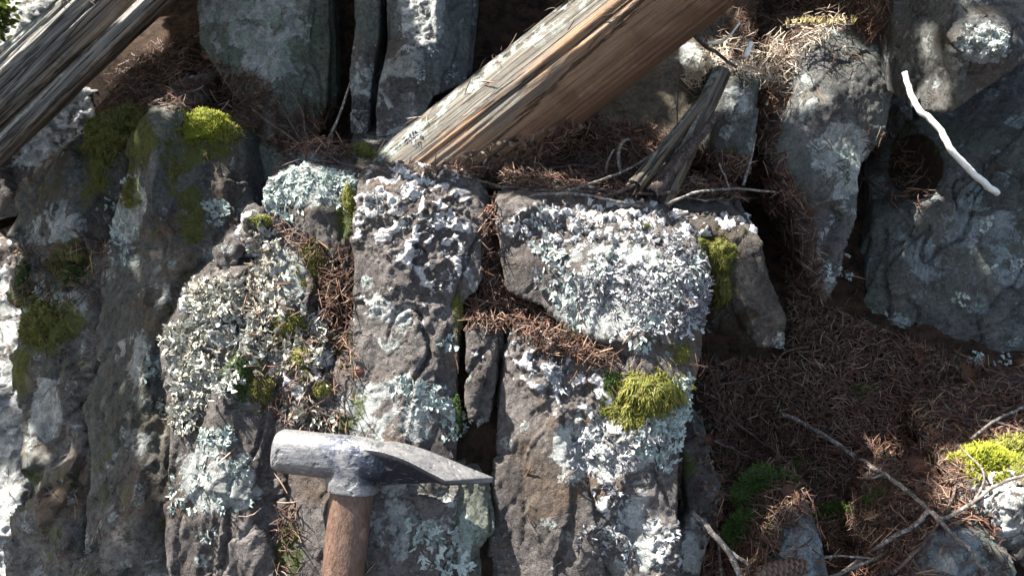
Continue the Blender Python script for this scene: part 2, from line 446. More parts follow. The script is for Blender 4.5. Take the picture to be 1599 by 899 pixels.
rock('rock_slab', [([(562, 292, .900), (620, 289, .905), (700, 303, .905), (742, 318, .90), (752, 345, .897), (752, 440, .883), (724, 480, .877), (716, 560, .866),
                     (712, 700, .850), (704, 800, .840), (700, 960, .825), (420, 960, .825), (420, 760, .848), (470, 640, .858), (548, 560, .868), (552, 470, .880), (553, 400, .887)], .085, (.03, 1, .04),
                    [(640, 330, .882), (690, 420, .872), (600, 450, .870), (650, 560, .852), (610, 700, .838), (560, 850, .828)])],
     .0024, M_main, 'tall grey slab behind the hammer head, its top edge white from crusty lichen and painted sunlight', seed=2, amp=.7, crack=1.6,
     lump=[(645, 335, 115, 95, 1), (690, 400, 55, 70, .9), (600, 470, 60, 40, .45), (660, 480, 50, 40, .5), (640, 600, 80, 60, .3)],  # upper ellipses also carry the whiteness of the sunlit top
     lich=[(620, 640, 120, 60, .8), (640, 800, 90, 90, .6), (600, 500, 60, 60, .6)], moss=[(560, 600, 20, 60, .8), (720, 500, 18, 60, .9), (530, 660, 30, 20, .8), (735, 660, 25, 50, .9), (450, 860, 30, 60, .7)])
rock('rock_slab', [([(776, 318, .905), (815, 318, .908), (900, 338, .915), (1000, 360, .90), (1085, 385, .885), (1112, 425, .875), (1106, 480, .872), (1096, 560, .865),
                     (1076, 640, .858), (1062, 720, .850), (1058, 800, .845), (1048, 960, .84), (1000, 960, .838), (900, 830, .850), (860, 700, .865), (850, 590, .874), (930, 560, .874), (968, 556, .872), (900, 520, .877), (850, 480, .884), (792, 455, .893), (780, 400, .898)],
                    .11, (.06, 1, .03), [(930, 430, .874), (1020, 450, .862), (1000, 540, .852), (1010, 640, .842), (980, 760, .838)])],
     .0024, M_main, 'big slanting slab right of the vertical crack, its front crowded with curled white lichen', seed=5, amp=.6,
     lump=[(960, 350, 210, 42, 1), (1000, 420, 100, 60, .5), (1040, 860, 30, 60, .8), (950, 690, 80, 40, .7), (940, 800, 40, 80, .7)],  # long upper ellipse adds crust and painted sun glare along the top
     lich=[(980, 450, 130, 90, 1), (960, 680, 120, 80, .8), (1000, 840, 60, 80, .9)], moss=[(1120, 400, 40, 50, 1), (990, 630, 70, 30, 1), (1070, 550, 30, 20, .8), (820, 830, 60, 20, .3)])
rock('rock_block', [([(796, 522, .873), (850, 528, .872), (900, 545, .867), (960, 580, .860), (972, 610, .858), (920, 660, .858), (905, 730, .852), (940, 800, .846), (985, 850, .842), (1020, 960, .838), (770, 960, .862), (768, 860, .868), (776, 800, .870), (772, 700, .872), (782, 600, .873)],
                     .09, (.02, 1, .05), [(835, 590, .853), (862, 660, .846), (890, 740, .838), (930, 820, .832), (815, 720, .868), (830, 830, .866), (900, 920, .858)])],
     .0024, M_main, 'wedge-shaped grey block below the needle-filled niche, knobbly white crust along its top', seed=8, amp=.7,
     lump=[(860, 550, 80, 35, 1), (840, 590, 60, 30, .5), (900, 620, 70, 60, .6)], lich=[(900, 700, 60, 60, .8), (960, 860, 40, 60, .5)], moss=[(820, 815, 60, 26, .55), (960, 600, 25, 30, 1)])
rock('rock_chip', [([(730, 522, .872), (752, 520, .872), (776, 535, .872), (776, 600, .866), (768, 660, .860), (744, 672, .858), (732, 640, .862), (731, 570, .868)], .06, (.02, 1, .05), [(752, 590, .858)])],
     .0018, M_main, 'small upright chip of rock wedged in the vertical crack above the hammer blade', seed=9, amp=.55, lump=[(745, 560, 14, 22, .7)])
rock('rock_chip', [([(708, 752, .852), (742, 748, .853), (768, 790, .856), (770, 830, .85), (740, 860, .848), (742, 960, .84), (708, 960, .835)], .06, (.02, 1, .05), [(725, 850, .842)])],
     .002, M_green, 'narrow greenish strip of rock below the tip of the hammer blade', seed=12, amp=.6, lich=[(725, 850, 12, 70, 1)])
rock('rock_block', [([(424, 285, .935), (455, 266, .94), (520, 275, .94), (556, 285, .935), (560, 330, .93), (552, 400, .925), (548, 480, .915), (512, 500, .915), (478, 400, .92), (440, 345, .93), (420, 315, .935)], .10, (.02, 1, .05), [(490, 330, .912), (520, 400, .905)])],
     .0024, M_main, 'squat block at the top left of the outcrop, capped with mint green leafy lichen', seed=14, amp=1.0, facet=.045, lich=[(480, 290, 60, 40, 1)], moss=[(540, 330, 20, 50, 1.1), (450, 420, 30, 30, .5)])
rock('rock_ridge', [([(384, 345, .905), (410, 340, .905), (440, 352, .905), (468, 385, .905), (480, 430, .900), (500, 500, .885), (535, 560, .872), (545, 640, .862), (500, 690, .858), (440, 700, .856), (420, 600, .868), (400, 520, .882), (384, 440, .898)], .09, (.0, 1, .05), [(420, 380, .885), (440, 460, .878), (480, 590, .852)]),
                   ([(336, 392, .92), (360, 380, .92), (384, 362, .92), (392, 420, .92), (360, 425, .92), (340, 415, .92)], .06, (.05, 1, .0), [(365, 395, .91)])],
     .0024, M_main, 'knobbly ridge of rock left of the round moss cushion, with a small spur jutting left', seed=17, amp=1.35, facet=.045,
     lump=[(400, 370, 30, 40, .9), (470, 560, 60, 90, .8), (430, 440, 30, 50, .6)], moss=[(400, 345, 20, 12, 1), (470, 540, 60, 40, .7), (500, 590, 40, 60, .7), (390, 600, 50, 40, .9)], lich=[(430, 430, 60, 60, 1)])
rock('rock_buttress', [([(300, 470, .885), (330, 440, .89), (372, 436, .89), (410, 470, .885), (430, 560, .870), (440, 700, .852), (448, 800, .842), (450, 960, .83), (262, 960, .85), (258, 850, .855), (260, 740, .862), (268, 640, .870), (262, 560, .878), (266, 515, .885)], .13, (-.05, 1, .02), [(340, 520, .862), (350, 640, .848), (350, 780, .835)])],
     .0024, M_main, 'left buttress of the outcrop, crusted with shaggy pale lichen along its upper left edge', seed=21, amp=1.3, stretch=3,
     lump=[(330, 480, 50, 50, 1), (300, 600, 40, 60, .5)], lich=[(320, 560, 90, 90, .6), (340, 740, 80, 70, .9)], moss=[(385, 590, 40, 50, 1.1), (440, 860, 20, 60, .7)])

# the cliff behind
rock('rock_pillar', [([(306, -120, 1.33), (420, -140, 1.32), (512, -120, 1.31), (518, 60, 1.30), (512, 170, 1.29), (470, 250, 1.27), (452, 300, 1.25), (452, 430, 1.20), (360, 430, 1.20), (362, 300, 1.23), (372, 160, 1.26), (310, 70, 1.31)], .35, (.0, 1, .05), [(440, 60, 1.265), (420, 200, 1.23)])],
     .0038, M_green, 'smooth greenish rock pillar rising behind the top left block', seed=31, amp=.7, facet=.14, stretch=4, moss=[(330, 120, 60, 60, .4)], lich=[(430, 60, 70, 90, .9), (350, 30, 40, 60, .6)])
rock('rock_pillar', [([(520, -140, 1.5), (560, -140, 1.5), (560, 250, 1.42), (600, 330, 1.38), (430, 330, 1.38), (440, 250, 1.42)], .3, (0, 1, 0)),
                     ([(740, -140, 1.45), (900, -140, 1.45), (880, 60, 1.42), (760, 140, 1.40)], .3, (0, 1, 0), [(820, 20, 1.38)])],
     .007, M_dark, 'dark recessed rock seen in the gaps beside the cracked slab behind', seed=33, amp=1.2, soil=[(700, 100, 700, 400, .3)])
rock('rock_slab', [([(552, -120, 1.20), (590, -130, 1.19), (592, 60, 1.19), (580, 140, 1.18), (573, 212, 1.17), (548, 208, 1.17), (546, 120, 1.18), (556, 40, 1.19)], .25, (0, 1, .05), [(568, 80, 1.17)]),
                   ([(604, -130, 1.185), (680, -130, 1.17), (686, 60, 1.16), (680, 150, 1.16), (640, 225, 1.155), (586, 222, 1.16), (592, 140, 1.17), (604, 60, 1.18)], .25, (0, 1, .05), [(640, 80, 1.145)]),
                   ([(672, -130, 1.165), (742, -130, 1.21), (740, 20, 1.21), (728, 130, 1.20), (684, 150, 1.155)], .25, (0, 1, 0))],
     .0030, M_dark, 'grey slab with a long vertical crack, just left of the fallen log', seed=36, amp=.5, facet=.12, lich=[(600, 150, 80, 100, .6), (660, 20, 40, 90, 1)], lump=[(650, 40, 30, 90, .6)])
rock('stone', [([(532, 232, 1.13), (560, 222, 1.13), (600, 230, 1.13), (606, 262, 1.10), (600, 330, 1.05), (530, 330, 1.05), (540, 270, 1.09)], .2, (0, 1, .0))],
     .004, M_dark, 'low mossy stone at the foot of the cracked slab', seed=37, amp=.7, moss=[(560, 240, 40, 20, 1)])
rock('rock', [([(880, 60, 1.30), (1000, 0, 1.28), (1170, -120, 1.30), (1200, -100, 1.3), (1180, 70, 1.24), (1130, 130, 1.20), (1110, 240, 1.15), (1010, 262, 1.12), (930, 265, 1.12), (860, 290, 1.12), (820, 240, 1.2)], .3, (0, 1, .0), [(1060, 110, 1.18), (960, 180, 1.16)])],
     .0048, M_brown, 'broad brown-stained rock face shaded beneath the fallen log', seed=39, amp=.7, facet=.16, lich=[(1080, 90, 25, 30, 1)], soil=[(900, 240, 100, 50, .7)])
rock('rock_block', [([(1124, 120, 1.105), (1150, 108, 1.11), (1186, 124, 1.11), (1178, 190, 1.10), (1165, 260, 1.09), (1130, 280, 1.09), (1114, 240, 1.09), (1118, 170, 1.10)], .2, (0, 1, .06), [(1148, 180, 1.075)])],
     .003, M_dark, 'small upright block under the sunlit needles, right of the splintered branch', seed=41, amp=.65, lich=[(1150, 160, 30, 30, .6)], moss=[(1145, 250, 40, 30, .7)])
rock('rock_slab', [([(1250, 75, 1.12), (1285, 48, 1.125), (1330, 42, 1.13), (1385, 62, 1.13), (1396, 130, 1.12), (1380, 215, 1.11), (1345, 262, 1.10), (1338, 340, 1.09), (1305, 440, 1.075), (1284, 470, 1.07), (1262, 430, 1.075), (1240, 340, 1.085), (1205, 250, 1.10), (1228, 180, 1.11), (1245, 130, 1.12)], .26, (0.02, 1, .0), [(1310, 150, 1.085), (1290, 300, 1.06)]),
                   ([(1205, 240, 1.13), (1250, 240, 1.13), (1260, 430, 1.10), (1225, 330, 1.12)], .15, (0, 1, 0))],
     .0034, M_dark, 'tall dark slab tapering to a point above the needle bank', crack=1.8, seed=43, amp=.5, facet=.11, lich=[(1310, 250, 60, 80, .8), (1260, 160, 20, 60, .8), (1300, 400, 50, 60, .5)], stretch=1.5)
rock('rock_boulder', [([(1398, -150, 1.04), (1500, -160, 1.02), (1720, -160, 1.02), (1740, -20, 1.02), (1600, 96, .975), (1540, 140, .98), (1482, 176, .99), (1430, 178, 1.03), (1400, 120, 1.07), (1392, 40, 1.06)], .3, (0.02, 1, .1), [(1490, 60, .955), (1540, 70, .95), (1500, 130, .972), (1580, 70, .955)])],
     .0034, M_dark, 'overhanging boulder in the top right corner with a pale sunlit patch', seed=46, amp=.45, facet=.15, lich=[(1535, 70, 45, 35, 1.3), (1450, 100, 60, 60, .3)], lump=[(1535, 65, 42, 32, 1)])
rock('rock', [([(1385, 150, 1.26), (1480, 130, 1.23), (1600, 60, 1.20), (1800, -20, 1.16), (1820, 620, 1.10), (1620, 590, 1.115), (1560, 600, 1.12), (1515, 598, 1.12), (1490, 545, 1.125), (1420, 548, 1.13), (1350, 510, 1.15), (1300, 480, 1.30), (1320, 330, 1.32), (1350, 240, 1.30)], .35, (0.02, 1, .0), [(1420, 270, 1.22), (1368, 340, 1.17), (1350, 420, 1.165), (1480, 250, 1.14), (1480, 320, 1.105), (1600, 170, 1.13), (1540, 430, 1.085), (1400, 440, 1.125), (1590, 300, 1.07)])],
     .0036, M_blue, 'large blue-grey lichen-mottled rock face behind the white stick', crack=2.0, seed=49, amp=.7, facet=.17, lich=[(1530, 570, 30, 30, 1.3), (1500, 400, 120, 120, .5)], soil=[(1430, 260, 50, 60, 1.1), (1300, 470, 20, 100, .6)], moss=[(1440, 220, 50, 60, .8)])
rock('rock_slab', [([(1060, 352, .955), (1120, 362, .945), (1188, 382, .940), (1200, 440, .938), (1224, 500, .935), (1228, 548, .935), (1190, 545, .945), (1120, 520, .965), (1090, 500, .98), (1080, 440, .97)], .15, (.03, 1, .12), [(1150, 410, .936), (1160, 470, .936)])],
     .003, M_umber, 'dark brown slab jutting out right of the mossy corner, with a bright top edge', seed=52, amp=.4, lump=[(1140, 352, 75, 24, 1)], lich=[(1215, 530, 20, 12, .8)], soil=[(1140, 510, 70, 60, .5)])
rock('rock_sliver', [([(1066, 700, .925), (1090, 688, .93), (1118, 730, .93), (1112, 800, .92), (1092, 890, .905), (1086, 960, .90), (1050, 960, .90), (1056, 860, .90), (1078, 800, .915)], .1, (.03, 1, .0), [(1095, 760, .912)])],
     .003, M_main, 'thin grey sliver of rock standing against the right side of the outcrop', seed=54, amp=.6, lich=[(1085, 850, 30, 50, 1)], moss=[(1070, 720, 30, 30, .8)])
# right foreground stones
rock('rock', [([(1508, 735, .92), (1560, 722, .93), (1660, 690, .94), (1760, 700, .95), (1760, 900, .88), (1600, 890, .87), (1560, 850, .87), (1516, 790, .88)], .16, (.02, 1, .02), [(1590, 780, .86)])],
     .003, M_main, 'pale sunlit boulder at the right edge with bright green moss on top', seed=57, amp=.8, lump=[(1580, 780, 80, 60, .9)], lich=[(1560, 800, 90, 60, .8)])
rock('rock', [([(1430, 850, .86), (1470, 826, .87), (1520, 822, .87), (1580, 870, .85), (1600, 960, .82), (1400, 960, .82)], .14, (.0, 1, .02), [(1500, 870, .835)])],
     .003, M_blue, 'grey stone in the bottom right corner below the sunlit boulder', seed=59, amp=.8, lich=[(1490, 860, 50, 40, 1)])
rock('rock', [([(1200, 870, .86), (1236, 815, .88), (1262, 812, .88), (1290, 860, .86), (1300, 960, .83), (1180, 960, .83)], .12, (.0, 1, .0), [(1250, 870, .84)])],
     .003, M_blue, 'grey pointed stone poking out of the dark moss at the bottom', seed=61, amp=.7, lich=[(1250, 850, 40, 40, 1.1)])
# left cliff
rock('rock_ridge', [([(150, 470, 1.20), (165, 360, 1.19), (180, 300, 1.18), (206, 215, 1.17), (240, 172, 1.165), (276, 170, 1.16), (282, 220, 1.16), (330, 200, 1.18), (378, 215, 1.18), (390, 300, 1.18), (392, 420, 1.15), (340, 560, 1.11), (310, 800, 1.06), (300, 960, 1.04), (110, 960, 1.04), (140, 760, 1.09), (135, 640, 1.12), (170, 560, 1.15), (160, 510, 1.18)], .4, (-.03, 1, .08),
                    [(245, 205, 1.13), (235, 330, 1.12), (250, 480, 1.08), (290, 400, 1.11), (220, 620, 1.06), (220, 800, 1.03), (340, 320, 1.15), (180, 460, 1.16)])],
     .0042, M_left, 'tall mossy grey rock left of the outcrop with a bright moss cap', seed=64, amp=1.5, facet=.09, stretch=1.8,
     lich=[(195, 330, 40, 60, 1), (240, 560, 60, 60, .7), (215, 690, 30, 30, 1)], moss=[(200, 220, 60, 60, .9), (320, 230, 60, 30, 1), (270, 260, 30, 60, .9), (300, 340, 30, 60, .8), (205, 300, 20, 30, .9)])
rock('rock_ridge', [([(30, 300, 1.30), (100, 230, 1.28), (160, 190, 1.27), (200, 200, 1.26), (190, 300, 1.25), (170, 420, 1.24), (150, 500, 1.22), (20, 480, 1.28), (22, 390, 1.30)], .35, (-.0, 1, .05), [(60, 350, 1.25), (120, 270, 1.24), (110, 350, 1.20)]),
                   ([(30, 470, 1.27), (150, 470, 1.21), (185, 600, 1.17), (180, 700, 1.15), (150, 720, 1.13), (130, 800, 1.10), (125, 960, 1.07), (30, 960, 1.10), (26, 820, 1.14), (40, 680, 1.18), (20, 560, 1.24)], .35, (-.02, 1, .05), [(90, 520, 1.20), (90, 640, 1.13), (80, 800, 1.08)])],
     .0046, M_left, 'shadowed lumpy rock at the far left beneath the rotten log', seed=67, amp=1.8, facet=.07, stretch=1.6,
     lich=[(70, 640, 30, 60, 1), (100, 480, 50, 30, 1), (90, 350, 50, 40, .6)], moss=[(70, 500, 70, 60, 1), (110, 410, 40, 40, 1), (30, 560, 20, 90, .8), (110, 300, 60, 40, .5)])
rock('rock_shelf', [([(120, 210, 1.36), (190, 120, 1.40), (300, 60, 1.42), (460, 90, 1.40), (450, 220, 1.30), (380, 235, 1.25), (280, 190, 1.22), (200, 190, 1.24)], .4, (0, 1, .02))],
     .006, M_soil, 'dark needle-covered shelf under the rotten log', seed=70, amp=.8, cat='rock')
rock('rock', [([(-120, 420, 1.55), (20, 380, 1.52), (60, 450, 1.50), (70, 640, 1.42), (75, 960, 1.30), (-120, 960, 1.30)], .4, (0, 1, 0), [(0, 600, 1.42), (20, 800, 1.32)])],
     .006, M_main, 'sunlit pale rock along the lower left edge of the picture', seed=72, amp=1.6, lump=[(0, 600, 120, 400, .6)], lich=[(0, 700, 120, 300, 1)])
rock('rock', [([(-260, -60, 1.75), (-60, -160, 1.8), (170, -180, 1.8), (190, 40, 1.72), (100, 330, 1.6), (-260, 400, 1.55)], .5, (0, 1, 0), [(20, 60, 1.62), (60, 0, 1.66)])],
     .008, M_main, 'brightly sunlit rock beyond the rotten log in the top left corner', seed=75, amp=3, facet=.2, lump=[(50, 50, 250, 250, .8)], lich=[(50, 50, 250, 250, 1)])

def log(name, A, B, r0, r1, mat, label, seed=0, grooves=.05, nA=260, nL=340, flat=1.0, knots=(), end=.0, low=(0, 0, -1), cat='log', ragged=.02, gam=.10):
    """tapered log from A to B; local Z along it"""
    ax = (B - A); L = np.linalg.norm(ax); ax /= L
    lowd = np.array(low, float); x = lowd - (lowd @ ax) * ax; x /= np.linalg.norm(x); yv = np.cross(ax, x)
    t, th = np.meshgrid(np.linspace(0, 1, nL), np.linspace(0, 2 * math.pi, nA, endpoint=False), indexing='ij')
    r = r0 + (r1 - r0) * t
    c = np.stack([np.cos(th), np.sin(th)], -1)
    q = np.stack([c[..., 0] * 2.2, c[..., 1] * 2.2, t * L * 4], -1).reshape(-1, 3) + seed
    g = fbm(q * np.array([2.0, 2.0, .5]), 4).reshape(t.shape); g2 = ridged(q * np.array([7, 7, .6]), 3).reshape(t.shape); g3 = noise(q * np.array([2.6, 2.6, .25]) + 7).reshape(t.shape)
    k = 1 + gam * g + grooves * g2 - grooves * 2.2 * (1 - sstep(0, .06, np.abs(g3)))
    for (kt, kth, kr, kh) in knots:
        dd = ((t - kt) * L) ** 2 + (np.angle(np.exp(1j * (th - kth))) * r) ** 2
        k = k + kh * np.exp(-dd / kr ** 2)
    rr = r * k
    tt = t * L + end * np.where(t < .5, (1 - t * 2), 0) * (np.cos(th)) + ragged * ridged(q * np.array([3, 3, 0]), 2).reshape(t.shape) * np.where(t < .05, 1 - t / .05, 0)
    Lo = np.stack([c[..., 0] * rr * flat, c[..., 1] * rr, tt], -1).reshape(-1, 3)
    rot = np.stack([x, yv, ax], 1)
    i = np.arange(nL * nA).reshape(nL, nA)
    F4 = np.stack([i[:-1].ravel(), np.roll(i, -1, 1)[:-1].ravel(), np.roll(i, -1, 1)[1:].ravel(), i[1:].ravel()], 1)
    n0 = len(Lo); Lo = np.concatenate([Lo, [[0, 0, Lo[:nA, 2].mean() + .01], [0, 0, L]]])
    F3 = np.array([(n0, i[0, (j + 1) % nA], i[0, j]) for j in range(nA)] + [(n0 + 1, i[-1, j], i[-1, (j + 1) % nA]) for j in range(nA)])
    lw = np.concatenate([(.5 + .5 * np.cos(th)).ravel(), [.5, .5]])
    me_o = make_mesh(name, Lo, [F4, F3], mat, {'low': lw}, origin=np.zeros(3))
    me_o.matrix_world = Matrix.Translation(Vector(A)) @ Matrix(rot.tolist()).to_4x4()
    tag(me_o, label, cat)
    WV = Lo @ rot.T + A
    if r0 > .04: ALL.append((WV, F4, me_o))
    return me_o
log('log', P(615, 320, 1.08), P(1245, -176, .935), .067, .0625, M_log, 'fallen barkless log leaning across the top, grey above and warm brown below', seed=3, gam=.055, grooves=.013, knots=[(.22, 1.9, .014, .22), (.33, 1.1, .012, -.14), (.42, 2.2, .014, .16), (.5, .9, .014, .12), (.14, 2.6, .012, .16)], low=.85 * (-UP) + .6 * RX - .25 * FW, end=.02)
log('rotten_log', P(-110, 276, 1.20), P(330, -137, 1.24), .053, .053, M_log2, 'furrowed grey rotten log in the top left corner', seed=8, grooves=.16, low=-UP * .8 + RX * .6, end=.0, flat=.9)
log('wood_splinter', P(-60, 292, 1.14), P(262, -22, 1.17), .014, .012, M_log2, 'split wood strip along the lower edge of the rotten log', seed=12, grooves=.15, nA=60, low=-UP, cat='wood')
log('wood_splinter', P(-80, 158, 1.2), P(160, -36, 1.22), .012, .012, M_log2, 'grey split strip on the sunlit upper side of the rotten log', seed=14, grooves=.15, nA=60, low=-UP, cat='wood')
log('broken_branch', P(1022, 335, 1.0), P(1128, 112, 1.06), .015, .011, M_splint, 'splintered dead branch propped beside the small upright block', seed=17, grooves=.12, nA=90, nL=160, low=RX * .6 - UP * .4, cat='branch')
log('broken_branch', P(985, 300, .97), P(1112, 140, 1.05), .009, .006, M_splint, 'thin split branch left of the splintered one', seed=19, grooves=.2, nA=50, nL=120, low=RX, cat='branch')
log('broken_branch', P(1010, 310, .97), P(1118, 180, 1.04), .008, .006, M_twigd, 'dark stick lying under the splintered branch', seed=21, grooves=.2, nA=50, nL=120, low=RX, cat='branch')

# the added shade spruce comes last; first the surface lookup used to lay things on the stone
BV = []
allV, allF, o_ = [], [], 0
for V, F, ob in ALL:
    allV.append(V); allF.append(np.where(F >= 0, F + o_, F)); o_ += len(V)
SV = np.concatenate(allV); SF = np.concatenate(allF)
bvh = BVHTree.FromPolygons([tuple(v) for v in SV.tolist()], SF.tolist())
print('rocks', round(time.time() - T0, 1), len(SV))
def ray(px, py):
    d = P(px, py, 1.0) - CAM; d /= np.linalg.norm(d)
    h, n, i, t = bvh.ray_cast(Vector(CAM), Vector(d), 8)
    if h is None: return None, None
    n = np.array(n)
    if n @ d > 0: n = -n
    return np.array(h), n

# ------------------------------------------------------------------ scattering
def scatter(proto, pos, rot, rnd, scale=None):
    """proto (V,F); rot (n,3,3) columns = local axes"""
    PV, PF = proto; n = len(pos); k = len(PV)
    L = PV[None] if scale is None else PV[None] * np.asarray(scale).reshape(n, -1)[:, None, :] if np.ndim(scale) > 1 else PV[None] * np.asarray(scale)[:, None, None]
    V = np.einsum('nij,nkj->nki', rot, np.broadcast_to(L, (n, k, 3))) + pos[:, None]
    F = PF[None] + (np.arange(n) * k)[:, None, None]
    return V.reshape(-1, 3), F.reshape(-1, PF.shape[1]), np.repeat(rnd, k)
def join(parts):
    V, F, A, o = [], [], [], 0
    for v, f, a in parts:
        V.append(v); F.append(f + o); A.append(a); o += len(v)
    return np.concatenate(V), np.concatenate(F), np.concatenate(A)
def frames(N, spin=None, tiltdir=None):
    """rotation matrices with local z = N, x random in the tangent plane"""
    n = len(N); N = N / (np.linalg.norm(N, axis=1)[:, None] + 1e-9)
    a = rng.normal(size=(n, 3)) if tiltdir is None else tiltdir + rng.normal(size=(n, 3)) * .05
    x = a - (a * N).sum(1)[:, None] * N; x /= np.linalg.norm(x, axis=1)[:, None] + 1e-9
    y = np.cross(N, x)
    return np.stack([x, y, N], 2)

def needle_proto(bend):
    """unit length along x"""
    segs = np.linspace(-.5, .5, 4); V = []
    for s in segs:
        r = .038 * (1 - .75 * max(0, abs(s) - .2) / .3 * (1 if s > 0 else .4))
        c = np.array([s, bend * (s * s - .08) * 1.3, bend * .6 * (.12 - s * s)])
        for a in (0, 2.09, 4.19): V.append(c + r * np.array([0, math.cos(a), math.sin(a)]))
    F = []
    for i in range(3):
        for j in range(3):
            a = i * 3 + j; b = i * 3 + (j + 1) % 3; F.append((a, b, b + 3, a + 3))
    return np.array(V), np.array(F)
NP = [needle_proto(b) for b in (0, .08, .2, .5, -.15)]
STONES = [[(1195, 880), (1236, 812), (1264, 809), (1292, 860), (1302, 910), (1190, 910)], [(1430, 860), (1470, 824), (1520, 820), (1590, 880), (1600, 910), (1420, 910)]]
def inside(poly, x, y):
    ins = False; j = len(poly) - 1
    for i in range(len(poly)):
        if (poly[i][1] > y) != (poly[j][1] > y) and x < (poly[j][0] - poly[i][0]) * (y - poly[i][1]) / (poly[j][1] - poly[i][1]) + poly[i][0]: ins = not ins
        j = i
    return ins
def px_points(poly, n, flat=None):
    """random surface points whose sight line falls in a picture polygon"""
    poly = np.array(poly, float); lo, hi = poly.min(0), poly.max(0); out = []
    tries = 0
    while len(out) < n and tries < n * 8:
        tries += 1
        q = lo + (hi - lo) * rng.random(2)
        x, y = q; ins = False; j = len(poly) - 1
        for i in range(len(poly)):
            if (poly[i, 1] > y) != (poly[j, 1] > y) and x < (poly[j, 0] - poly[i, 0]) * (y - poly[i, 1]) / (poly[j, 1] - poly[i, 1]) + poly[i, 0]: ins = not ins
            j = i
        if not ins: continue
        if y > 805 and rng.random() < .93 and any(inside(q_, x, y) for q_ in STONES): continue
        h, nn = ray(x, y)
        if h is None: continue
        if flat is not None and nn[2] < flat: continue
        out.append((h, nn))
    if not out: return np.zeros((0, 3)), np.zeros((0, 3))
    return np.array([o[0] for o in out]), np.array([o[1] for o in out])
def litter(name, pts, nrm, label, length=(.010, .027), lift=.004, pile=.006, tilt=.25, bright=(0, 1), mat=None):
    n = len(pts)
    parts = []
    which = rng.integers(0, len(NP), n)
    z = nrm + rng.normal(size=(n, 3)) * tilt
    rot = frames(z); L = rng.uniform(*length, n); rn = rng.uniform(*bright, n) ** 1.1
    pos = pts + nrm * (rng.random(n) * pile + .001)[:, None] + np.array([0, 0, 1]) * (rng.random(n) * lift)[:, None]
    for k in range(len(NP)):
        m = which == k
        if m.any():
            s = np.stack([L[m], L[m] * rng.uniform(.5, 1, m.sum()) * 1.0, L[m] * .8], 1)
            parts.append(scatter(NP[k], pos[m], rot[m], rn[m], s))
    V, F, A = join(parts)
    o = make_mesh(name, V, F, mat or M_needle, {'rnd': A}); tag(o, label, kind='stuff'); return o
def drop_points(n, x0, x1, y0, y1, zmin=.45, zr=2.4):
    out = []
    for _ in range(n):
        h, nn, i, t = bvh.ray_cast(Vector((rng.uniform(x0, x1), rng.uniform(y0, y1), zr)), Vector((0, 0, -1)), 4)
        if h is not None and abs(nn[2]) > zmin:
            nn = np.array(nn); nn = nn if nn[2] > 0 else -nn; out.append((np.array(h), nn))
    return np.array([o[0] for o in out]), np.array([o[1] for o in out])

def chips(name, poly, n, label, mat):
    p_, n_ = px_points(poly, n)
    q = np.array([(-.5, -.3, 0), (0, -.45, .08), (.55, -.1, 0), (.4, .35, .1), (-.1, .5, 0), (-.55, .2, .06)], float)
    q = np.concatenate([q, q - np.array([0, 0, .12])])
    f = np.array([(0, 1, 4, 5), (1, 2, 3, 4), (6, 11, 10, 7), (7, 10, 9, 8)] + [(i, i + 6, (i + 1) % 6 + 6, (i + 1) % 6) for i in range(6)])
    m = len(p_); v, f, a = scatter((q, f), p_ + n_ * .004, frames(n_ + rng.normal(size=(m, 3)) * .35), rng.random(m), np.stack([rng.uniform(.002, .009, m), rng.uniform(.002, .006, m), rng.uniform(.002, .004, m)], 1))
    o = make_mesh(name, v, f, mat, {'rnd': a}, smooth=False); tag(o, label, kind='stuff')
M_chip = mat_vary('bark crumbs', [(.02, .013, .01), (.07, .042, .03), (.13, .10, .08), (.045, .03, .022), (.22, .19, .15)], .85, .2, 0, 300)
# needle bank at the right
chips('bark_litter', [(1215, 300), (1290, 480), (1500, 560), (1650, 600), (1540, 690), (1560, 850), (1590, 910), (1090, 910), (1085, 560), (1235, 560)], 2400, 'crumbs of bark and leaf among the needles of the slope', M_chip)
chips('bark_litter', [(600, 258), (790, 292), (1100, 320), (1200, 260), (1000, 200), (880, 190), (680, 250)], 900, 'bark crumbs on the ledge under the log', M_chip)
chips('bark_litter', [(733, 470), (860, 490), (965, 580), (890, 560), (730, 515)], 160, 'bark crumbs in the niche', M_chip)
p, n_ = px_points([(1222, 300), (1265, 330), (1290, 480), (1350, 505), (1500, 560), (1650, 600), (1650, 680), (1540, 690), (1505, 735), (1520, 800), (1560, 850), (1590, 910), (1090, 910), (1120, 760), (1085, 560), (1235, 565), (1232, 460), (1205, 330)], 11500)
litter('needle_litter', p, n_, 'thick brown carpet of fallen conifer needles on the slope at right', tilt=.35, pile=.008)
p, n_ = px_points([(600, 258), (700, 270), (760, 283), (790, 292), (900, 306), (1040, 312), (1195, 322), (1200, 260), (1120, 240), (1000, 200), (880, 190), (800, 260), (680, 270)], 4800)
litter('needle_litter', p, n_, 'dark brown needle litter on the ledge below the fallen log', tilt=.4, pile=.012)
p, n_ = px_points([(160, 130), (250, 60), (300, 80), (420, 130), (450, 180), (520, 160), (550, 250), (440, 240), (380, 200), (270, 170), (190, 180)], 2600)
litter('needle_litter', p, n_, 'reddish needle litter on the shelf under the rotten log', tilt=.4, pile=.012)
p, n_ = px_points([(1150, -20), (1400, -20), (1390, 60), (1290, 50), (1250, 80), (1240, 140), (1215, 240), (1270, 330), (1190, 330), (1160, 290), (1190, 190), (1190, 120), (1140, 110), (1120, 60), (1160, 20)], 3600)
litter('needle_litter', p, n_, 'rusty needle litter spilling down the gully, its crest lit by the sun', tilt=.5, pile=.022)
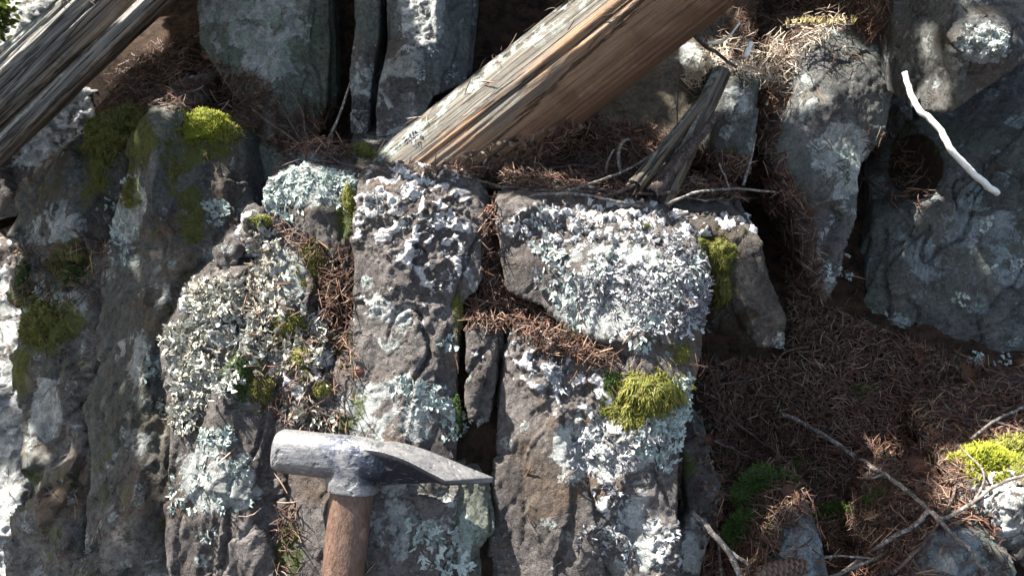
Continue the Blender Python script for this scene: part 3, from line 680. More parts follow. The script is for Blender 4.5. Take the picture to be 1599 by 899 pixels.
p, n_ = px_points([(1190, 75), (1250, 60), (1330, 30), (1250, 95), (1235, 150), (1210, 150), (1180, 130), (1120, 110), (1070, 150), (1060, 130), (1110, 80)], 1100)
litter('needle_litter', p + UP * .0, n_, 'pale needles painted sunlit heaped above the small upright block', tilt=.7, pile=.03, bright=(.6, 1), mat=M_needle_sunlit)
p, n_ = px_points([(733, 470), (790, 455), (860, 490), (960, 560), (965, 585), (890, 560), (800, 520), (730, 518)], 1100)
litter('needle_litter', p, n_, 'needles filling the niche between the slabs', tilt=.5, pile=.012)
p, n_ = px_points([(752, 330), (778, 320), (782, 460), (752, 460)], 500)
litter('needle_litter', p, n_, 'needles caught in the vertical crack between the two big slabs', tilt=.6, pile=.01)
p, n_ = px_points([(415, 345), (440, 350), (500, 380), (552, 400), (556, 560), (520, 560), (500, 440), (450, 390)], 420)
litter('needle_litter', p, n_, 'needles gathered around the round moss cushion', tilt=.6, pile=.01)
p, n_ = px_points([(340, 430), (430, 430), (560, 560), (560, 690), (430, 690), (380, 560)], 260)
litter('needle_litter', p, n_, 'scattered needles over the lichen of the left ridge', tilt=.6, pile=.01)
p, n_ = px_points([(435, 780), (470, 790), (470, 899), (430, 899)], 70)
litter('needle_litter', p, n_, 'needles in the crack left of the hammer handle', tilt=.6, pile=.008)
p, n_ = px_points([(20, 380), (180, 380), (160, 480), (20, 480)], 350)
litter('needle_litter', p, n_, 'needles lodged on the dark rock at far left', tilt=.6, pile=.01)
p, n_ = px_points([(1350, 200), (1450, 230), (1460, 330), (1380, 330), (1340, 280)], 260)
litter('needle_litter', p, n_, 'needles in the dark hollow beside the white stick', tilt=.6, pile=.01)
p, n_ = drop_points(9000, -1.3, 1.6, .1, 1.7, .55)
q_ = proj(p); q_[q_[:, 1] > 800, 0] = np.where((q_[q_[:, 1] > 800, 0] > 1190), 1600, q_[q_[:, 1] > 800, 0]); k_ = ~((q_[:, 0] > 240) & (q_[:, 0] < 1235) & (q_[:, 1] > 262) & (q_[:, 1] < 560 + 400 * (q_[:, 0] < 1110))) & ~((q_[:, 0] > 1505) & (q_[:, 1] > 690)); p, n_ = p[k_], n_[k_]
litter('needle_litter', p, n_, 'thin scatter of needles over the flatter parts of the rocks', tilt=.3)
p, n_ = drop_points(14000, -1.5, .9, -.3, 1.0, .6); k_ = p[:, 2] < .8; p, n_ = p[k_], n_[k_]
litter('needle_litter', p, n_, 'needle carpet on the low ground in front of the outcrop', tilt=.3)
print('litter', round(time.time() - T0, 1))

# loose single needles on the rock faces
for i in range(46):
    reg = [(560, 330, 740, 720), (300, 480, 440, 880), (800, 560, 960, 850), (880, 380, 1080, 640), (560, 780, 700, 890), (1280, 100, 1560, 480), (1010, 110, 1090, 220)][i % 7]
    h, nn = ray(rng.uniform(reg[0], reg[2]), rng.uniform(reg[1], reg[3]))
    if h is None: continue
    V, F, A = scatter(NP[i % 5], (h + nn * .002)[None], frames((nn + rng.normal(size=3) * .25)[None]), np.array([rng.uniform(.4, 1)]), np.array([rng.uniform(.016, .028)]))
    o = make_mesh('fallen_needle', V, F, M_needle, {'rnd': A})
    tag(o, 'single brown conifer needle clinging to a bare rock face', 'needle', 'loose needles on the rock faces')

# ------------------------------------------------------------------ lichen
def lobe(seed, curl):
    """one strap of a rosette: forked towards +x, edges turned up"""
    r = np.random.default_rng(seed); nth = 24
    th = np.linspace(0, 2 * math.pi, nth, endpoint=False)
    rad = np.full(nth, .34)
    for k in range(r.integers(3, 6)):
        a = r.uniform(-1.25, 1.25); rad += r.uniform(.45, .95) * np.exp(-(np.angle(np.exp(1j * (th - a))) / r.uniform(.16, .3)) ** 2)
    rad = np.clip(rad + r.normal(size=nth) * .04, .2, 1.25)
    V = [(0, 0, 0)]
    for f in (.4, .72, 1.0):
        z = .7 * curl * (rad * f) ** 2 * (.75 + .5 * np.cos(3 * th + seed)) + .07 * np.sin(5 * th + f * 7 + seed) * f - .3 * curl * (f == 1.0)
        for a, b, c in zip(np.cos(th) * rad * f, np.sin(th) * rad * f, z): V.append((a, b, c))
    F = []
    for j in range(nth):
        j2 = (j + 1) % nth
        F.append((0, 1 + j, 1 + j2, 1 + j2))
        for q in (0, 1):
            a = 1 + q * nth + j; b = 1 + q * nth + j2; F.append((a, a + nth, b + nth, b))
    return np.array(V, float), np.array(F)
LOBF = [lobe(s, .25) for s in range(7)]
LOBC = [lobe(s + 20, .45) for s in range(7)]
def clean_quads(F):
    """split degenerate quads (centre fan) into tris"""
    d = F[:, 2] == F[:, 3]
    return [F[d][:, :3], F[~d]]
def lichen(name, ell, n, label, protos=LOBF, mat=None, size=(.003, .007), tilt=.3, clump=70, thr=0.0, lift=.0006, bright=(0, 1), dens=.5):
    P_, N_, T_ = [], [], []
    tries = 0
    n = int(n * dens)
    while len(P_) < n and tries < n * 6:
        tries += 1
        e = ell[rng.integers(0, len(ell))]
        a = rng.uniform(0, 2 * math.pi); q = math.sqrt(rng.random())
        h, nn = ray(e[0] + math.cos(a) * q * e[2], e[1] + math.sin(a) * q * e[3])
        if h is None or np.linalg.norm(h - CAM) > 1.6: continue
        if fbm((h * clump)[None], 3)[0] < thr + .12 + .25 * q: continue
        # a rosette: straps radiating from its middle, the middle often bare
        Rr = rng.uniform(.8, 2.6) * size[1] * min(1, e[2] * .0008 / size[1] / 1.5 + .3); m_ = int(rng.uniform(5, 9) * (Rr / size[1]) ** 1.3) + 3
        for _ in range(m_):
            b = rng.uniform(0, 2 * math.pi); rr = Rr * math.sqrt(rng.uniform(.04, 1)); w_ = h + (RX * math.cos(b) + UP * math.sin(b)) * rr
            pq = proj(w_[None])[0]; h2, n2 = ray(pq[0], pq[1])
            if h2 is None or np.linalg.norm(h2 - h) > Rr * 1.8 or fbm((h2 * 150)[None], 2)[0] < -.12: continue
            P_.append(h2); N_.append(n2); T_.append(RX * math.cos(b) + UP * math.sin(b) + rng.normal(size=3) * .25)
    P_, N_ = np.array(P_), np.array(N_); m = len(P_)
    w_ = rng.integers(0, len(protos), m); rot = frames(N_ + rng.normal(size=(m, 3)) * tilt, tiltdir=np.array(T_))
    S = rng.uniform(*size, m); rn = rng.uniform(*bright, m); parts = []
    for k in range(len(protos)):
        q = w_ == k
        if q.any(): parts.append(scatter(protos[k], P_[q] + N_[q] * lift, rot[q], rn[q], S[q]))
    V, F, A = join(parts)
    o = make_mesh(name, V, clean_quads(F), mat or M_lichen, {'rnd': A}); tag(o, label, kind='stuff'); return o
W = M_lichen_w
lichen('leafy_lichen', [(475, 285, 50, 22), (455, 305, 32, 35), (530, 285, 30, 14), (430, 315, 10, 14)], 1200, 'mint green leafy lichen on the top left block', size=(.0025, .005), tilt=.35, thr=-.5, dens=.8)
lichen('leafy_lichen', [(450, 340, 0.1, 0.1), (530, 320, 14, 6)], 60, 'small leafy lichen rosette beside the moss on the top left block', size=(.003, .006), thr=-.9)
lichen('curled_lichen', [(860, 365, 70, 35), (950, 400, 120, 60), (1040, 430, 70, 55), (1000, 490, 90, 60), (1080, 470, 30, 60), (930, 450, 70, 60)], 2700, 'dense curled white lichen on the front of the big slanting slab', LOBC, W, (.0025, .0062), .5, thr=-.15, clump=42, dens=.8)
lichen('leafy_lichen', [(900, 430, 60, 60), (1010, 510, 70, 60), (1050, 420, 50, 40), (850, 360, 50, 40), (1060, 600, 20, 40)], 700, 'flat pale mint lichen rosettes between the curled white lichen', LOBF, M_lichen, (.003, .0075), .35, thr=.05)
lichen('leafy_lichen', [(1040, 680, 36, 60), (1050, 650, 28, 30), (1060, 620, 22, 24)], 900, 'sheet of mint green lichen at the right edge of the slanting slab', size=(.0025, .005), tilt=.2, thr=-.6, dens=.7)
lichen('curled_lichen', [(960, 680, 80, 60), (920, 700, 40, 50), (990, 730, 50, 60), (950, 800, 40, 70), (1000, 850, 50, 50), (860, 590, 40, 30)], 800, 'grey white lichen trailing down the lower part of the slanting slab', LOBC, W, (.0025, .0065), .4, thr=.05)
lichen('shaggy_lichen', [(330, 480, 50, 45), (300, 540, 38, 60), (330, 560, 60, 60), (285, 620, 26, 40), (370, 500, 50, 50)], 2300, 'shaggy pale lichen heaped on the left buttress', LOBC, M_shag, (.0025, .007), .75, thr=-.2, clump=50, bright=(.2, 1), dens=.8, lift=.004)
lichen('leafy_lichen', [(300, 610, 40, 40), (350, 740, 60, 60), (300, 790, 40, 60), (330, 700, 60, 30)], 620, 'blue grey lichen tufts on the lower left buttress', LOBF, M_lichen, (.002, .0055), .6, thr=.05)
lichen('shaggy_lichen', [(440, 530, 50, 50), (470, 560, 60, 60), (420, 440, 30, 60), (480, 500, 40, 40), (500, 650, 50, 25), (405, 380, 24, 40)], 1400, 'pale lichen mixed with moss on the knobbly ridge', LOBC, M_shag, (.0025, .0075), .6, thr=.0, lift=.003)
lichen('curled_lichen', [(660, 340, 60, 50), (690, 400, 40, 60), (610, 320, 50, 30)], 500, 'powdery white lichen knobs at the top of the tall slab', LOBC, W, (.0015, .0035), .6, thr=0, bright=(.4, 1))
lichen('leafy_lichen', [(670, 620, 40, 25), (655, 605, 25, 14), (700, 540, 14, 12)], 260, 'mint lichen rosettes scattered above the hammer blade', size=(.003, .006), thr=-.1)
lichen('leafy_lichen', [(690, 860, 22, 45), (670, 840, 30, 20), (705, 900, 14, 30)], 360, 'mint lichen along the crack below the hammer blade', size=(.003, .007), thr=-.2)
lichen('leafy_lichen', [(710, 650, 12, 40)], 60, 'pale lichen at the crack beside the small chip', size=(.003, .006), thr=-.4)
lichen('leafy_lichen', [(200, 320, 30, 50), (195, 380, 20, 20), (240, 560, 40, 40), (345, 320, 18, 22), (100, 475, 50, 30)], 520, 'pale blue lichen on the mossy left rocks', size=(.003, .008), thr=.0)
lichen('leafy_lichen', [(1310, 250, 40, 60), (1290, 400, 40, 60), (1540, 560, 30, 40), (1560, 380, 60, 60), (1460, 480, 100, 60)], 700, 'thin bluish lichen flakes on the shaded right-hand rocks', size=(.0015, .004), tilt=.15, thr=.1)
lichen('curled_lichen', [(690, 130, 60, 20), (640, 210, 10, 10), (665, 20, 30, 60), (655, 70, 30, 60)], 500, 'white lichen crust on the cracked slab behind', LOBC, W, (.002, .004), .4, thr=.0)
lichen('curled_lichen', [(1535, 65, 42, 28)], 420, 'yellowish lichen patch on the sunlit bump of the overhanging boulder', LOBC, M_lichen, (.0018, .0038), .4, thr=-.15)
print('lichen', round(time.time() - T0, 1))

# ------------------------------------------------------------------ moss
def shoot_proto():
    V = [(math.cos(a) * .13, math.sin(a) * .13, 0) for a in (0, 2.09, 4.19)] + [(math.cos(a) * .09 + .04, math.sin(a) * .09, .55) for a in (0, 2.09, 4.19)] + [(.14, 0, 1)]
    return np.array(V, float), np.array([(0, 1, 4, 3), (1, 2, 5, 4), (2, 0, 3, 5), (3, 4, 6, 6), (4, 5, 6, 6), (5, 3, 6, 6)])
SHOOT = shoot_proto()
def moss(px, py, rx, ry, label, mat, n=2500, L=(.003, .006), rz=None, droop=0.0, off=.0, name='moss_clump', shape=1.0, up=0.0, seedv=0):
    h, nn = ray(px, py)
    if h is None: return
    d = (h - CAM) @ FW; ax, ay = rx / FPX * d, ry / FPX * d
    az = rz if rz else min(ax, ay) * .8
    me = bmesh.new(); bmesh.ops.create_icosphere(me, subdivisions=5, radius=1)
    B = np.array([v.co[:] for v in me.verts]); BF = np.array([[v.index for v in f.verts] for f in me.faces]); me.free()
    nz = fbm(B * 1.8 + px, 3)[:, None] * .45 + fbm(B * 6 + px, 2)[:, None] * .16
    B2 = B * (1 + nz)
    c = h + nn * off
    W_ = c + B2[:, :1] * ax * RX + B2[:, 1:2] * ay * UP - B2[:, 2:] * az * FW
    N = vnormals(W_, BF)
    i = rng.choice(len(BF), n * 2); N_ = N[BF[i]].mean(1)
    bw = rng.dirichlet((1, 1, 1), len(i)); P_ = (W_[BF[i]] * bw[:, :, None]).sum(1)
    keep = (N_ @ -FW > -.5); P_, N_ = P_[keep][:n], N_[keep][:n]
    dirn = N_ + rng.normal(size=N_.shape) * .35 + np.array([0, 0, -droop]) + np.array([0, 0, up])
    S = rng.uniform(*L, len(P_)); rot = frames(dirn)
    v, f, a = scatter(SHOOT, P_ - N_ * .0006, rot, np.clip(rng.normal(.5, .22, len(P_)) + fbm(P_ * 90, 2) * .5, 0, 1), np.stack([S * .8, S * .8, S], 1) if droop < .5 else np.stack([S * .45, S * .45, S], 1))
    ex, en = [], []
    for _ in range(int(n * .45)):
        a_ = rng.uniform(0, 6.283); q_ = .85 + abs(rng.normal()) * .38
        h2, n2 = ray(px + math.cos(a_) * rx * q_, py + math.sin(a_) * ry * q_)
        if h2 is None or np.linalg.norm(h2 - h) > max(ax, ay) * 2.2 or fbm((h2 * 120)[None], 2)[0] < -.05: continue
        ex.append(h2); en.append(n2)
    if len(ex) > 3:
        ex, en = np.array(ex), np.array(en); dn = en + rng.normal(size=en.shape) * .45 + np.array([0, 0, up - droop * .6]); S2 = rng.uniform(*L, len(ex)) * .75
        v2, f2, a2 = scatter(SHOOT, ex, frames(dn), np.clip(rng.normal(.42, .22, len(ex)), 0, 1), S2 if droop < .5 else np.stack([S2 * .5, S2 * .5, S2], 1))
        f = np.concatenate([f, f2 + len(v)]); v = np.concatenate([v, v2]); a = np.concatenate([a, a2])
    V = np.concatenate([W_, v]); q = clean_quads(f + len(W_)); A = np.concatenate([np.clip(.12 + fbm(W_ * 120, 2) * .1, 0, 1), a])
    o = make_mesh(name, V, [np.concatenate([BF, q[0]]), q[1]], mat, {'rnd': A}); tag(o, label, 'moss'); return o
moss(318, 200, 40, 24, 'vivid yellow green moss cushion capping the left rock', M_mossV, 3400, off=.002, up=.3)
moss(352, 208, 22, 14, 'small pale green moss tuft right of the vivid moss cushion', M_mossY, 900)
moss(168, 215, 32, 34, 'olive moss mat hanging over the shoulder of the left rock', M_mossO, 2200, (.004, .008), off=-.008)
moss(205, 180, 34, 22, 'grey olive moss along the crest above the hanging moss mat', M_mossO, 1700, (.004, .007), off=-.008)
moss(150, 262, 16, 34, 'moss tongue drooping below the olive moss mat', M_mossO, 900, (.004, .008), off=-.008, droop=.6)
moss(268, 268, 14, 22, 'dull moss streak below the vivid moss cushion', M_mossO, 600, off=-.006)
moss(204, 300, 14, 22, 'small olive moss patch in the middle of the left rock', M_mossO, 600, off=-.005)
moss(65, 505, 36, 34, 'dark olive moss mound on the far left rock', M_mossO, 1700, (.004, .008), off=-.01)
moss(124, 420, 20, 30, 'green moss in the dark cleft at far left', M_mossD, 900, (.004, .007), off=-.008)
moss(35, 440, 14, 30, 'narrow dark moss strip near the left edge', M_mossD, 600, (.004, .007), off=-.008)
moss(486, 416, 22, 30, 'round brown green moss cushion nested in needles', M_mossO, 2400, (.0025, .0045), off=.0)
moss(403, 345, 16, 8, 'thin yellow moss on the tip of the knobbly ridge', M_mossY, 500, (.002, .004), off=-.003)
moss(541, 322, 10, 32, 'moss strip in the notch beside the tall slab', M_mossY, 700, (.002, .004), off=-.004)
moss(377, 592, 20, 34, 'deep green moss patch below the shaggy lichen', M_mossD, 1500, (.0025, .005), off=-.006)
moss(405, 612, 20, 24, 'olive moss patch right of the deep green one', M_mossO, 1100, (.0025, .005), off=-.006)
moss(452, 508, 22, 24, 'pale yellow green moss among the lichen of the ridge', M_mossY, 1300, (.003, .006), off=-.004, droop=.3)
moss(470, 560, 16, 18, 'little moss tuft beneath the pale yellow green moss', M_mossY, 800, (.002, .005), off=-.004, droop=.3)
moss(533, 548, 16, 26, 'dark moss beside the papery brown bud scale', M_mossO, 900, (.002, .004), off=-.006)
moss(503, 607, 13, 12, 'small yellow moss knob above the hammer poll', M_mossY, 600, (.002, .004), off=-.003)
moss(1118, 400, 28, 26, 'mossy corner of the slanting slab, yellow on top', M_mossY, 2200, (.002, .005), off=-.004, rz=.02)
moss(1126, 440, 16, 34, 'moss fringe drooping down the corner of the slanting slab', M_mossO, 1500, (.004, .008), off=-.004, droop=1.2, rz=.014)
moss(1092, 378, 16, 7, 'yellow moss knob on the bright top of the slanting slab', M_mossY, 700, (.0015, .003), off=-.003, rz=.006)
moss(1010, 352, 9, 4, 'tiny yellow moss tuft halfway along the bright top of the slanting slab', M_mossY, 250, (.0015, .003), off=-.002, rz=.004)
moss(1016, 614, 44, 27, 'thick golden green moss with combed hanging strands', M_mossY, 4200, (.006, .012), off=-.006, droop=1.6, rz=.017)
moss(982, 650, 18, 22, 'ragged lower lobe of the golden moss', M_mossY, 1500, (.005, .010), off=-.005, droop=1.6, rz=.011)
moss(956, 640, 18, 16, 'paler moss knot left of the golden moss', M_mossY, 1000, (.003, .006), off=-.004, droop=.5, rz=.010)
moss(950, 605, 10, 22, 'dark moss in the notch above the golden moss', M_mossD, 600, (.003, .005), off=-.005)
moss(1062, 550, 14, 14, 'little moss tuft near the right edge of the slab', M_mossY, 700, (.003, .006), off=-.004, droop=.8)
moss(718, 490, 9, 26, 'moss strip at the edge of the tall slab beside the niche', M_mossO, 600, (.002, .004), off=-.004)
moss(716, 650, 9, 30, 'moss growing down the crack by the small chip', M_mossD, 600, (.002, .004), off=-.004)
moss(888, 525, 14, 10, 'pale mossy sprig at the end of the niche', M_mossY, 500, (.003, .005), off=-.003)
moss(560, 238, 28, 12, 'green moss rim on the low stone at the slab foot', M_mossO, 600, (.003, .005), off=-.006)
moss(1540, 718, 46, 26, 'brilliant yellow green moss on the sunlit boulder', M_mossV, 3800, (.004, .008), off=-.006, up=.6)
moss(1590, 700, 40, 22, 'second cushion of brilliant moss at the right edge', M_mossY, 2400, (.004, .008), off=-.006, up=.6)
for (a, b, c, d_, t) in [(1195, 770, 46, 40, 'large dark green moss patch on the needle bank'), (1170, 835, 36, 36, 'dark green moss patch below the large one'), (1300, 815, 44, 26, 'dark moss spreading right of the pointed stone'),
                         (1250, 735, 22, 16, 'small dark moss tuft above the large patch'), (1380, 780, 26, 16, 'faint dark moss tuft beside the forked branch'), (1350, 615, 24, 14, 'dull moss hummock in the needle bank')]:
    moss(a, b, c, d_, t, M_mossD, 2600 if c > 30 else 900, (.0045, .010), rz=.007, off=-.004, up=.6)
print('moss', round(time.time() - T0, 1))

# ------------------------------------------------------------------ tubes: twigs, logs
def tube_arrays(pts, radii, sides=8, jag=.12, seed=0, wob=1.0):
    pts = np.asarray(pts, float)
    # resample by Catmull-Rom
    out, rr = [], []
    n = len(pts)
    for i in range(n - 1):
        p0, p1, p2, p3 = pts[max(i - 1, 0)], pts[i], pts[i + 1], pts[min(i + 2, n - 1)]
        for t in np.linspace(0, 1, 7, endpoint=False):
            out.append(.5 * ((2 * p1) + (-p0 + p2) * t + (2 * p0 - 5 * p1 + 4 * p2 - p3) * t ** 2 + (-p0 + 3 * p1 - 3 * p2 + p3) * t ** 3))
            rr.append(radii[i] * (1 - t) + radii[i + 1] * t)
    out.append(pts[-1]); rr.append(radii[-1]); out = np.array(out); rr = np.array(rr)
    out = out + fbm(out * 60 + seed, 2)[:, None] * rr[:, None] * np.array([.5, .4, .6]) * wob
    tan = np.gradient(out, axis=0); tan /= np.linalg.norm(tan, axis=1)[:, None] + 1e-9
    ref = np.array([.3, -1, .2]); V = []
    for i in range(len(out)):
        a = np.cross(tan[i], ref); a /= np.linalg.norm(a) + 1e-9; b = np.cross(tan[i], a)
        for j in range(sides):
            th = 2 * math.pi * j / sides
            k = 1 + jag * math.sin(i * 1.7 + j * 2.3 + seed) + jag * random.uniform(-.6, .6)
            V.append(out[i] + rr[i] * k * (a * math.cos(th) + b * math.sin(th)))
    V.append(out[0]); V.append(out[-1]); m = len(out)
    F4 = [(i * sides + j, i * sides + (j + 1) % sides, (i + 1) * sides + (j + 1) % sides, (i + 1) * sides + j) for i in range(m - 1) for j in range(sides)]
    F3 = [(m * sides, (j + 1) % sides, j) for j in range(sides)] + [(m * sides + 1, (m - 1) * sides + j, (m - 1) * sides + (j + 1) % sides) for j in range(sides)]
    return np.array(V), F4, F3
def twig(pl, r0, r1, label, mat=None, lift=.004, name='twig', group=None, side=(), jag=.13, wob=1.0):
    """pl: (px,py) laid on the surface, or (px,py,depth); side: twigs of the twig [(pl, r0, r1)]"""
    VV, A4, A3, o = [], [], [], 0
    for (q, a, b) in [(pl, r0, r1)] + list(side):
        pts = []
        for s_ in q:
            if len(s_) == 3: pts.append(P(*s_))
            else:
                h, nn = ray(*s_)
                if h is None: continue
                pts.append(h - FW * lift * 1.0 + np.array([0, 0, lift * .6]))
        if len(pts) < 2: continue
        # ease jumps in depth so that a twig bridges hollows
        pr = proj(np.array(pts)); dd = pr[:, 2].copy()
        for _ in range(2):
            for i in range(1, len(dd) - 1): dd[i] = min(dd[i], (dd[i - 1] + dd[i + 1]) / 2 + .004)
        pts = [P(x_, y_, d_) for x_, y_, d_ in zip(pr[:, 0], pr[:, 1], dd)]
        V, F4, F3 = tube_arrays(pts, np.linspace(a, b, len(pts)), 7 if jag > .1 else 12, jag, len(VV) + pts[0][0] * 50, wob)
        VV.append(V); A4 += [tuple(i + o for i in f) for f in F4]; A3 += [tuple(i + o for i in f) for f in F3]; o += len(V)
    ob = make_mesh(name, np.concatenate(VV), [np.array(A4), np.array(A3)], mat or M_twig)
    tag(ob, label, 'twig', group); return ob

# the white stick and its neighbours
twig([(1413, 112, 1.02), (1422, 145, 1.018), (1437, 172, 1.012), (1463, 195, 1.005), (1484, 232, 1.0), (1510, 262, 1.005), (1535, 285, 1.02), (1557, 301, 1.045)], .0034, .0042,
     'stark white bent stick shining in the sun against dark rock', M_stickw, name='stick', jag=.09, wob=.8)
twig([(505, 248, 1.02), (512, 220, 1.03), (528, 185, 1.04), (540, 150, 1.05), (547, 128, 1.06)], .0022, .0012, 'thin grey twig standing upright left of the cracked slab')
twig([(395, 170, 1.14), (425, 195, 1.12), (455, 215, 1.10), (490, 245, 1.06), (520, 268, 1.02)], .0014, .0016, 'long thin twig slanting down to the top left block', M_twigd)
twig([(440, 120, 1.18), (470, 170, 1.15), (480, 215, 1.10), (510, 255, 1.05), (545, 275, 1.0)], .0012, .0014, 'dark twig in the hollow above the top left block', M_twigd)
twig([(455, 240), (480, 225), (515, 248), (560, 268)], .0014, .001, 'fine dark twig crossing the hollow behind the lichen cap', M_twigd)
twig([(420, 130, 1.2), (455, 195, 1.15), (500, 262, 1.05)], .001, .0008, 'hair-thin twig leaning on the greenish pillar', M_twigd)
twig([(812, 313, .93), (850, 303, .95), (905, 303, .95), (960, 314, .945), (1002, 322, .94)], .0024, .0016, 'pale curved twig lying along the back edge of the slanting slab')
twig([(760, 290, .97), (830, 298, .97), (900, 290, .98), (980, 302, .97), (1060, 300, .98)], .0030, .002, 'dark bent branch lying on the ledge behind the slabs', M_twigd)
twig([(620, 262, .97), (690, 272, .965), (770, 290, .955), (850, 297, .96), (930, 300, .965)], .0026, .0018, 'dark branch running from the log foot along the ledge', M_twigd)
twig([(640, 280, .95), (720, 296, .945), (790, 312, .94), (850, 318, .95)], .0016, .001, 'thin dark twig just behind the top of the tall slab', M_twigd)
twig([(790, 280), (850, 268), (905, 262), (960, 270), (1010, 255)], .0018, .0012, 'slender twig in the shade under the log', M_twigd)
twig([(970, 268, 1.02), (966, 240, 1.01), (972, 222, 1.0), (984, 218, 1.0)], .0026, .0016, 'short hooked twig sticking up from the ledge litter')
twig([(946, 270, 1.01), (950, 250, 1.0), (958, 234, 1.0)], .0018, .0012, 'small twig stub left of the hooked twig')
twig([(1040, 320, .96), (1090, 300, .97), (1150, 295, .98), (1210, 300, .98)], .0020, .0014, 'grey twig pointing right over the top of the brown slab')
twig([(990, 305), (1060, 312), (1130, 315), (1200, 310)], .0016, .001, 'dark twig below the grey one at the right of the ledge', M_twigd)
twig([(880, 300, .96), (930, 285, .97), (985, 262, .99), (1030, 235, 1.02)], .0020, .0014, 'grey twig rising from the ledge towards the splintered branch')
twig([(930, 310, .955), (990, 290, .97), (1045, 255, 1.0), (1080, 215, 1.03)], .0026, .0018, 'thicker dark twig below the splintered branch', M_twigd)
twig([(1040, 262, 1.03), (1056, 220, 1.05), (1058, 160, 1.08), (1062, 120, 1.10)], .0012, .001, 'upright twig in front of the shaded brown face', M_twigd)
twig([(1082, 55, 1.04), (1100, 70, 1.04), (1125, 88, 1.04), (1150, 106, 1.05)], .0028, .0018, 'dark broken twig slanting over the sunlit needles', M_twigd)
twig([(1105, 68, 1.06), (1125, 66, 1.06), (1140, 55, 1.05), (1155, 36, 1.05)], .0022, .0014, 'bleached twig curving up beside the log', M_stickw)
twig([(1165, 88, 1.05), (1172, 68, 1.06)], .004, .0034, 'stubby pale twig end in the sunlit needles', M_stickw)
twig([(1123, 255, 1.02), (1132, 275, 1.02), (1138, 292, 1.01)], .0014, .001, 'tiny grey twig near the foot of the small upright block')
twig([(1160, 290, 1.04), (1172, 250, 1.06), (1180, 210, 1.08)], .002, .0014, 'lichen-flecked twig in the gully right of the small block')
twig([(1250, 800), (1262, 785), (1275, 770)], .001, .0008, 'thin twig tip over the pointed stone')
# needle bank branches
twig([(1212, 650), (1262, 675), (1320, 712), (1370, 745), (1410, 775), (1436, 800), (1470, 835), (1500, 862), (1525, 899), (1545, 930)], .0028, .0024, 'long lichen-grey branch crossing the needle bank diagonally', lift=.014, name='branch',
     side=[([(1370, 745), (1345, 752), (1325, 748)], .0018, .001), ([(1436, 800), (1420, 820), (1370, 850), (1300, 899)], .0028, .0024)])
twig([(1600, 742), (1540, 762), (1505, 788), (1460, 812), (1440, 802)], .0018, .0022, 'thin branch from the sunlit boulder meeting the diagonal branch', lift=.016, side=[([(1505, 788), (1520, 745), (1480, 700)], .0012, .001)])
twig([(1440, 595), (1465, 635), (1490, 655), (1550, 665), (1600, 682)], .0018, .0016, 'dark twig bending across the upper needle bank', M_twigd, lift=.01)
twig([(1505, 690), (1545, 660), (1600, 635)], .0016, .002, 'grey twig at the right edge above the bright moss', lift=.012)
twig([(1080, 797, .87), (1110, 828, .86), (1135, 858, .855), (1160, 905, .85)], .0030, .0034, 'speckled grey stick rising from the bottom beside the sliver of rock')
twig([(1122, 830, .88), (1124, 870, .875), (1126, 910, .87)], .0016, .0018, 'thin upright stick left of the speckled one', M_twigd)
twig([(1140, 862, .87), (1165, 880, .865), (1195, 910, .86)], .0022, .0024, 'short grey stick beside the speckled stick')
twig([(1165, 880, .88), (1190, 855, .885), (1204, 825, .89)], .0016, .0012, 'twig with a rough tip below the dark moss')
twig([(1205, 880, .87), (1260, 872, .865), (1330, 868, .87), (1400, 880, .875)], .0014, .0012, 'pale twig lying over the fir cone')
twig([(1380, 899), (1430, 850), (1470, 790), (1480, 760)], .0020, .0012, 'dark upright twig in front of the bottom right stone', M_twigd, lift=.014)
twig([(1290, 905, .86), (1350, 878, .87), (1420, 852, .88)], .0024, .0016, 'weathered stick at the bottom edge right of the cone')
twig([(1130, 650), (1165, 675), (1200, 700), (1240, 735)], .002, .0016, 'half-buried dark stick near the outcrop', M_twigd)
twig([(1170, 720), (1130, 700), (1080, 680)], .0016, .002, 'thin dark stick leaning on the outcrop side', M_twigd, lift=.01)
twig([(1330, 560), (1290, 575), (1240, 600)], .0014, .001, 'short twig high on the needle bank', M_twigd, lift=.006)
twig([(1260, 545), (1220, 555), (1190, 590), (1110, 605)], .0016, .0012, 'twig emerging from the dark hollow under the brown slab', M_twigd, lift=.008)
twig([(728, 497), (760, 500), (800, 503), (830, 508)], .0016, .0012, 'bit of dark twig lying in the niche', M_twigd)
# small twigs among the litter
for i in range(34):
    x0, y0 = (rng.uniform(1110, 1580), rng.uniform(560, 880)) if i % 2 else (rng.uniform(800, 1180), rng.uniform(255, 320))
    a = rng.uniform(0, 6.28); L_ = rng.uniform(20, 55)
    q = [(x0 + math.cos(a) * L_ * t + rng.normal() * 3, y0 + math.sin(a) * L_ * t * (.8 if i % 2 else .3) + rng.normal() * 2) for t in (0, .4, .7, 1)]
    twig(q, rng.uniform(.0008, .0017), .0007, 'short dry twig fragment half buried in brown needles' if i % 2 else 'short dark twig fragment in the litter behind the slabs', M_twigd if i % 3 else M_twig, lift=.006,
         group='twig fragments in the needle bank' if i % 2 else 'twig fragments on the ledge')
print('twigs', round(time.time() - T0, 1))

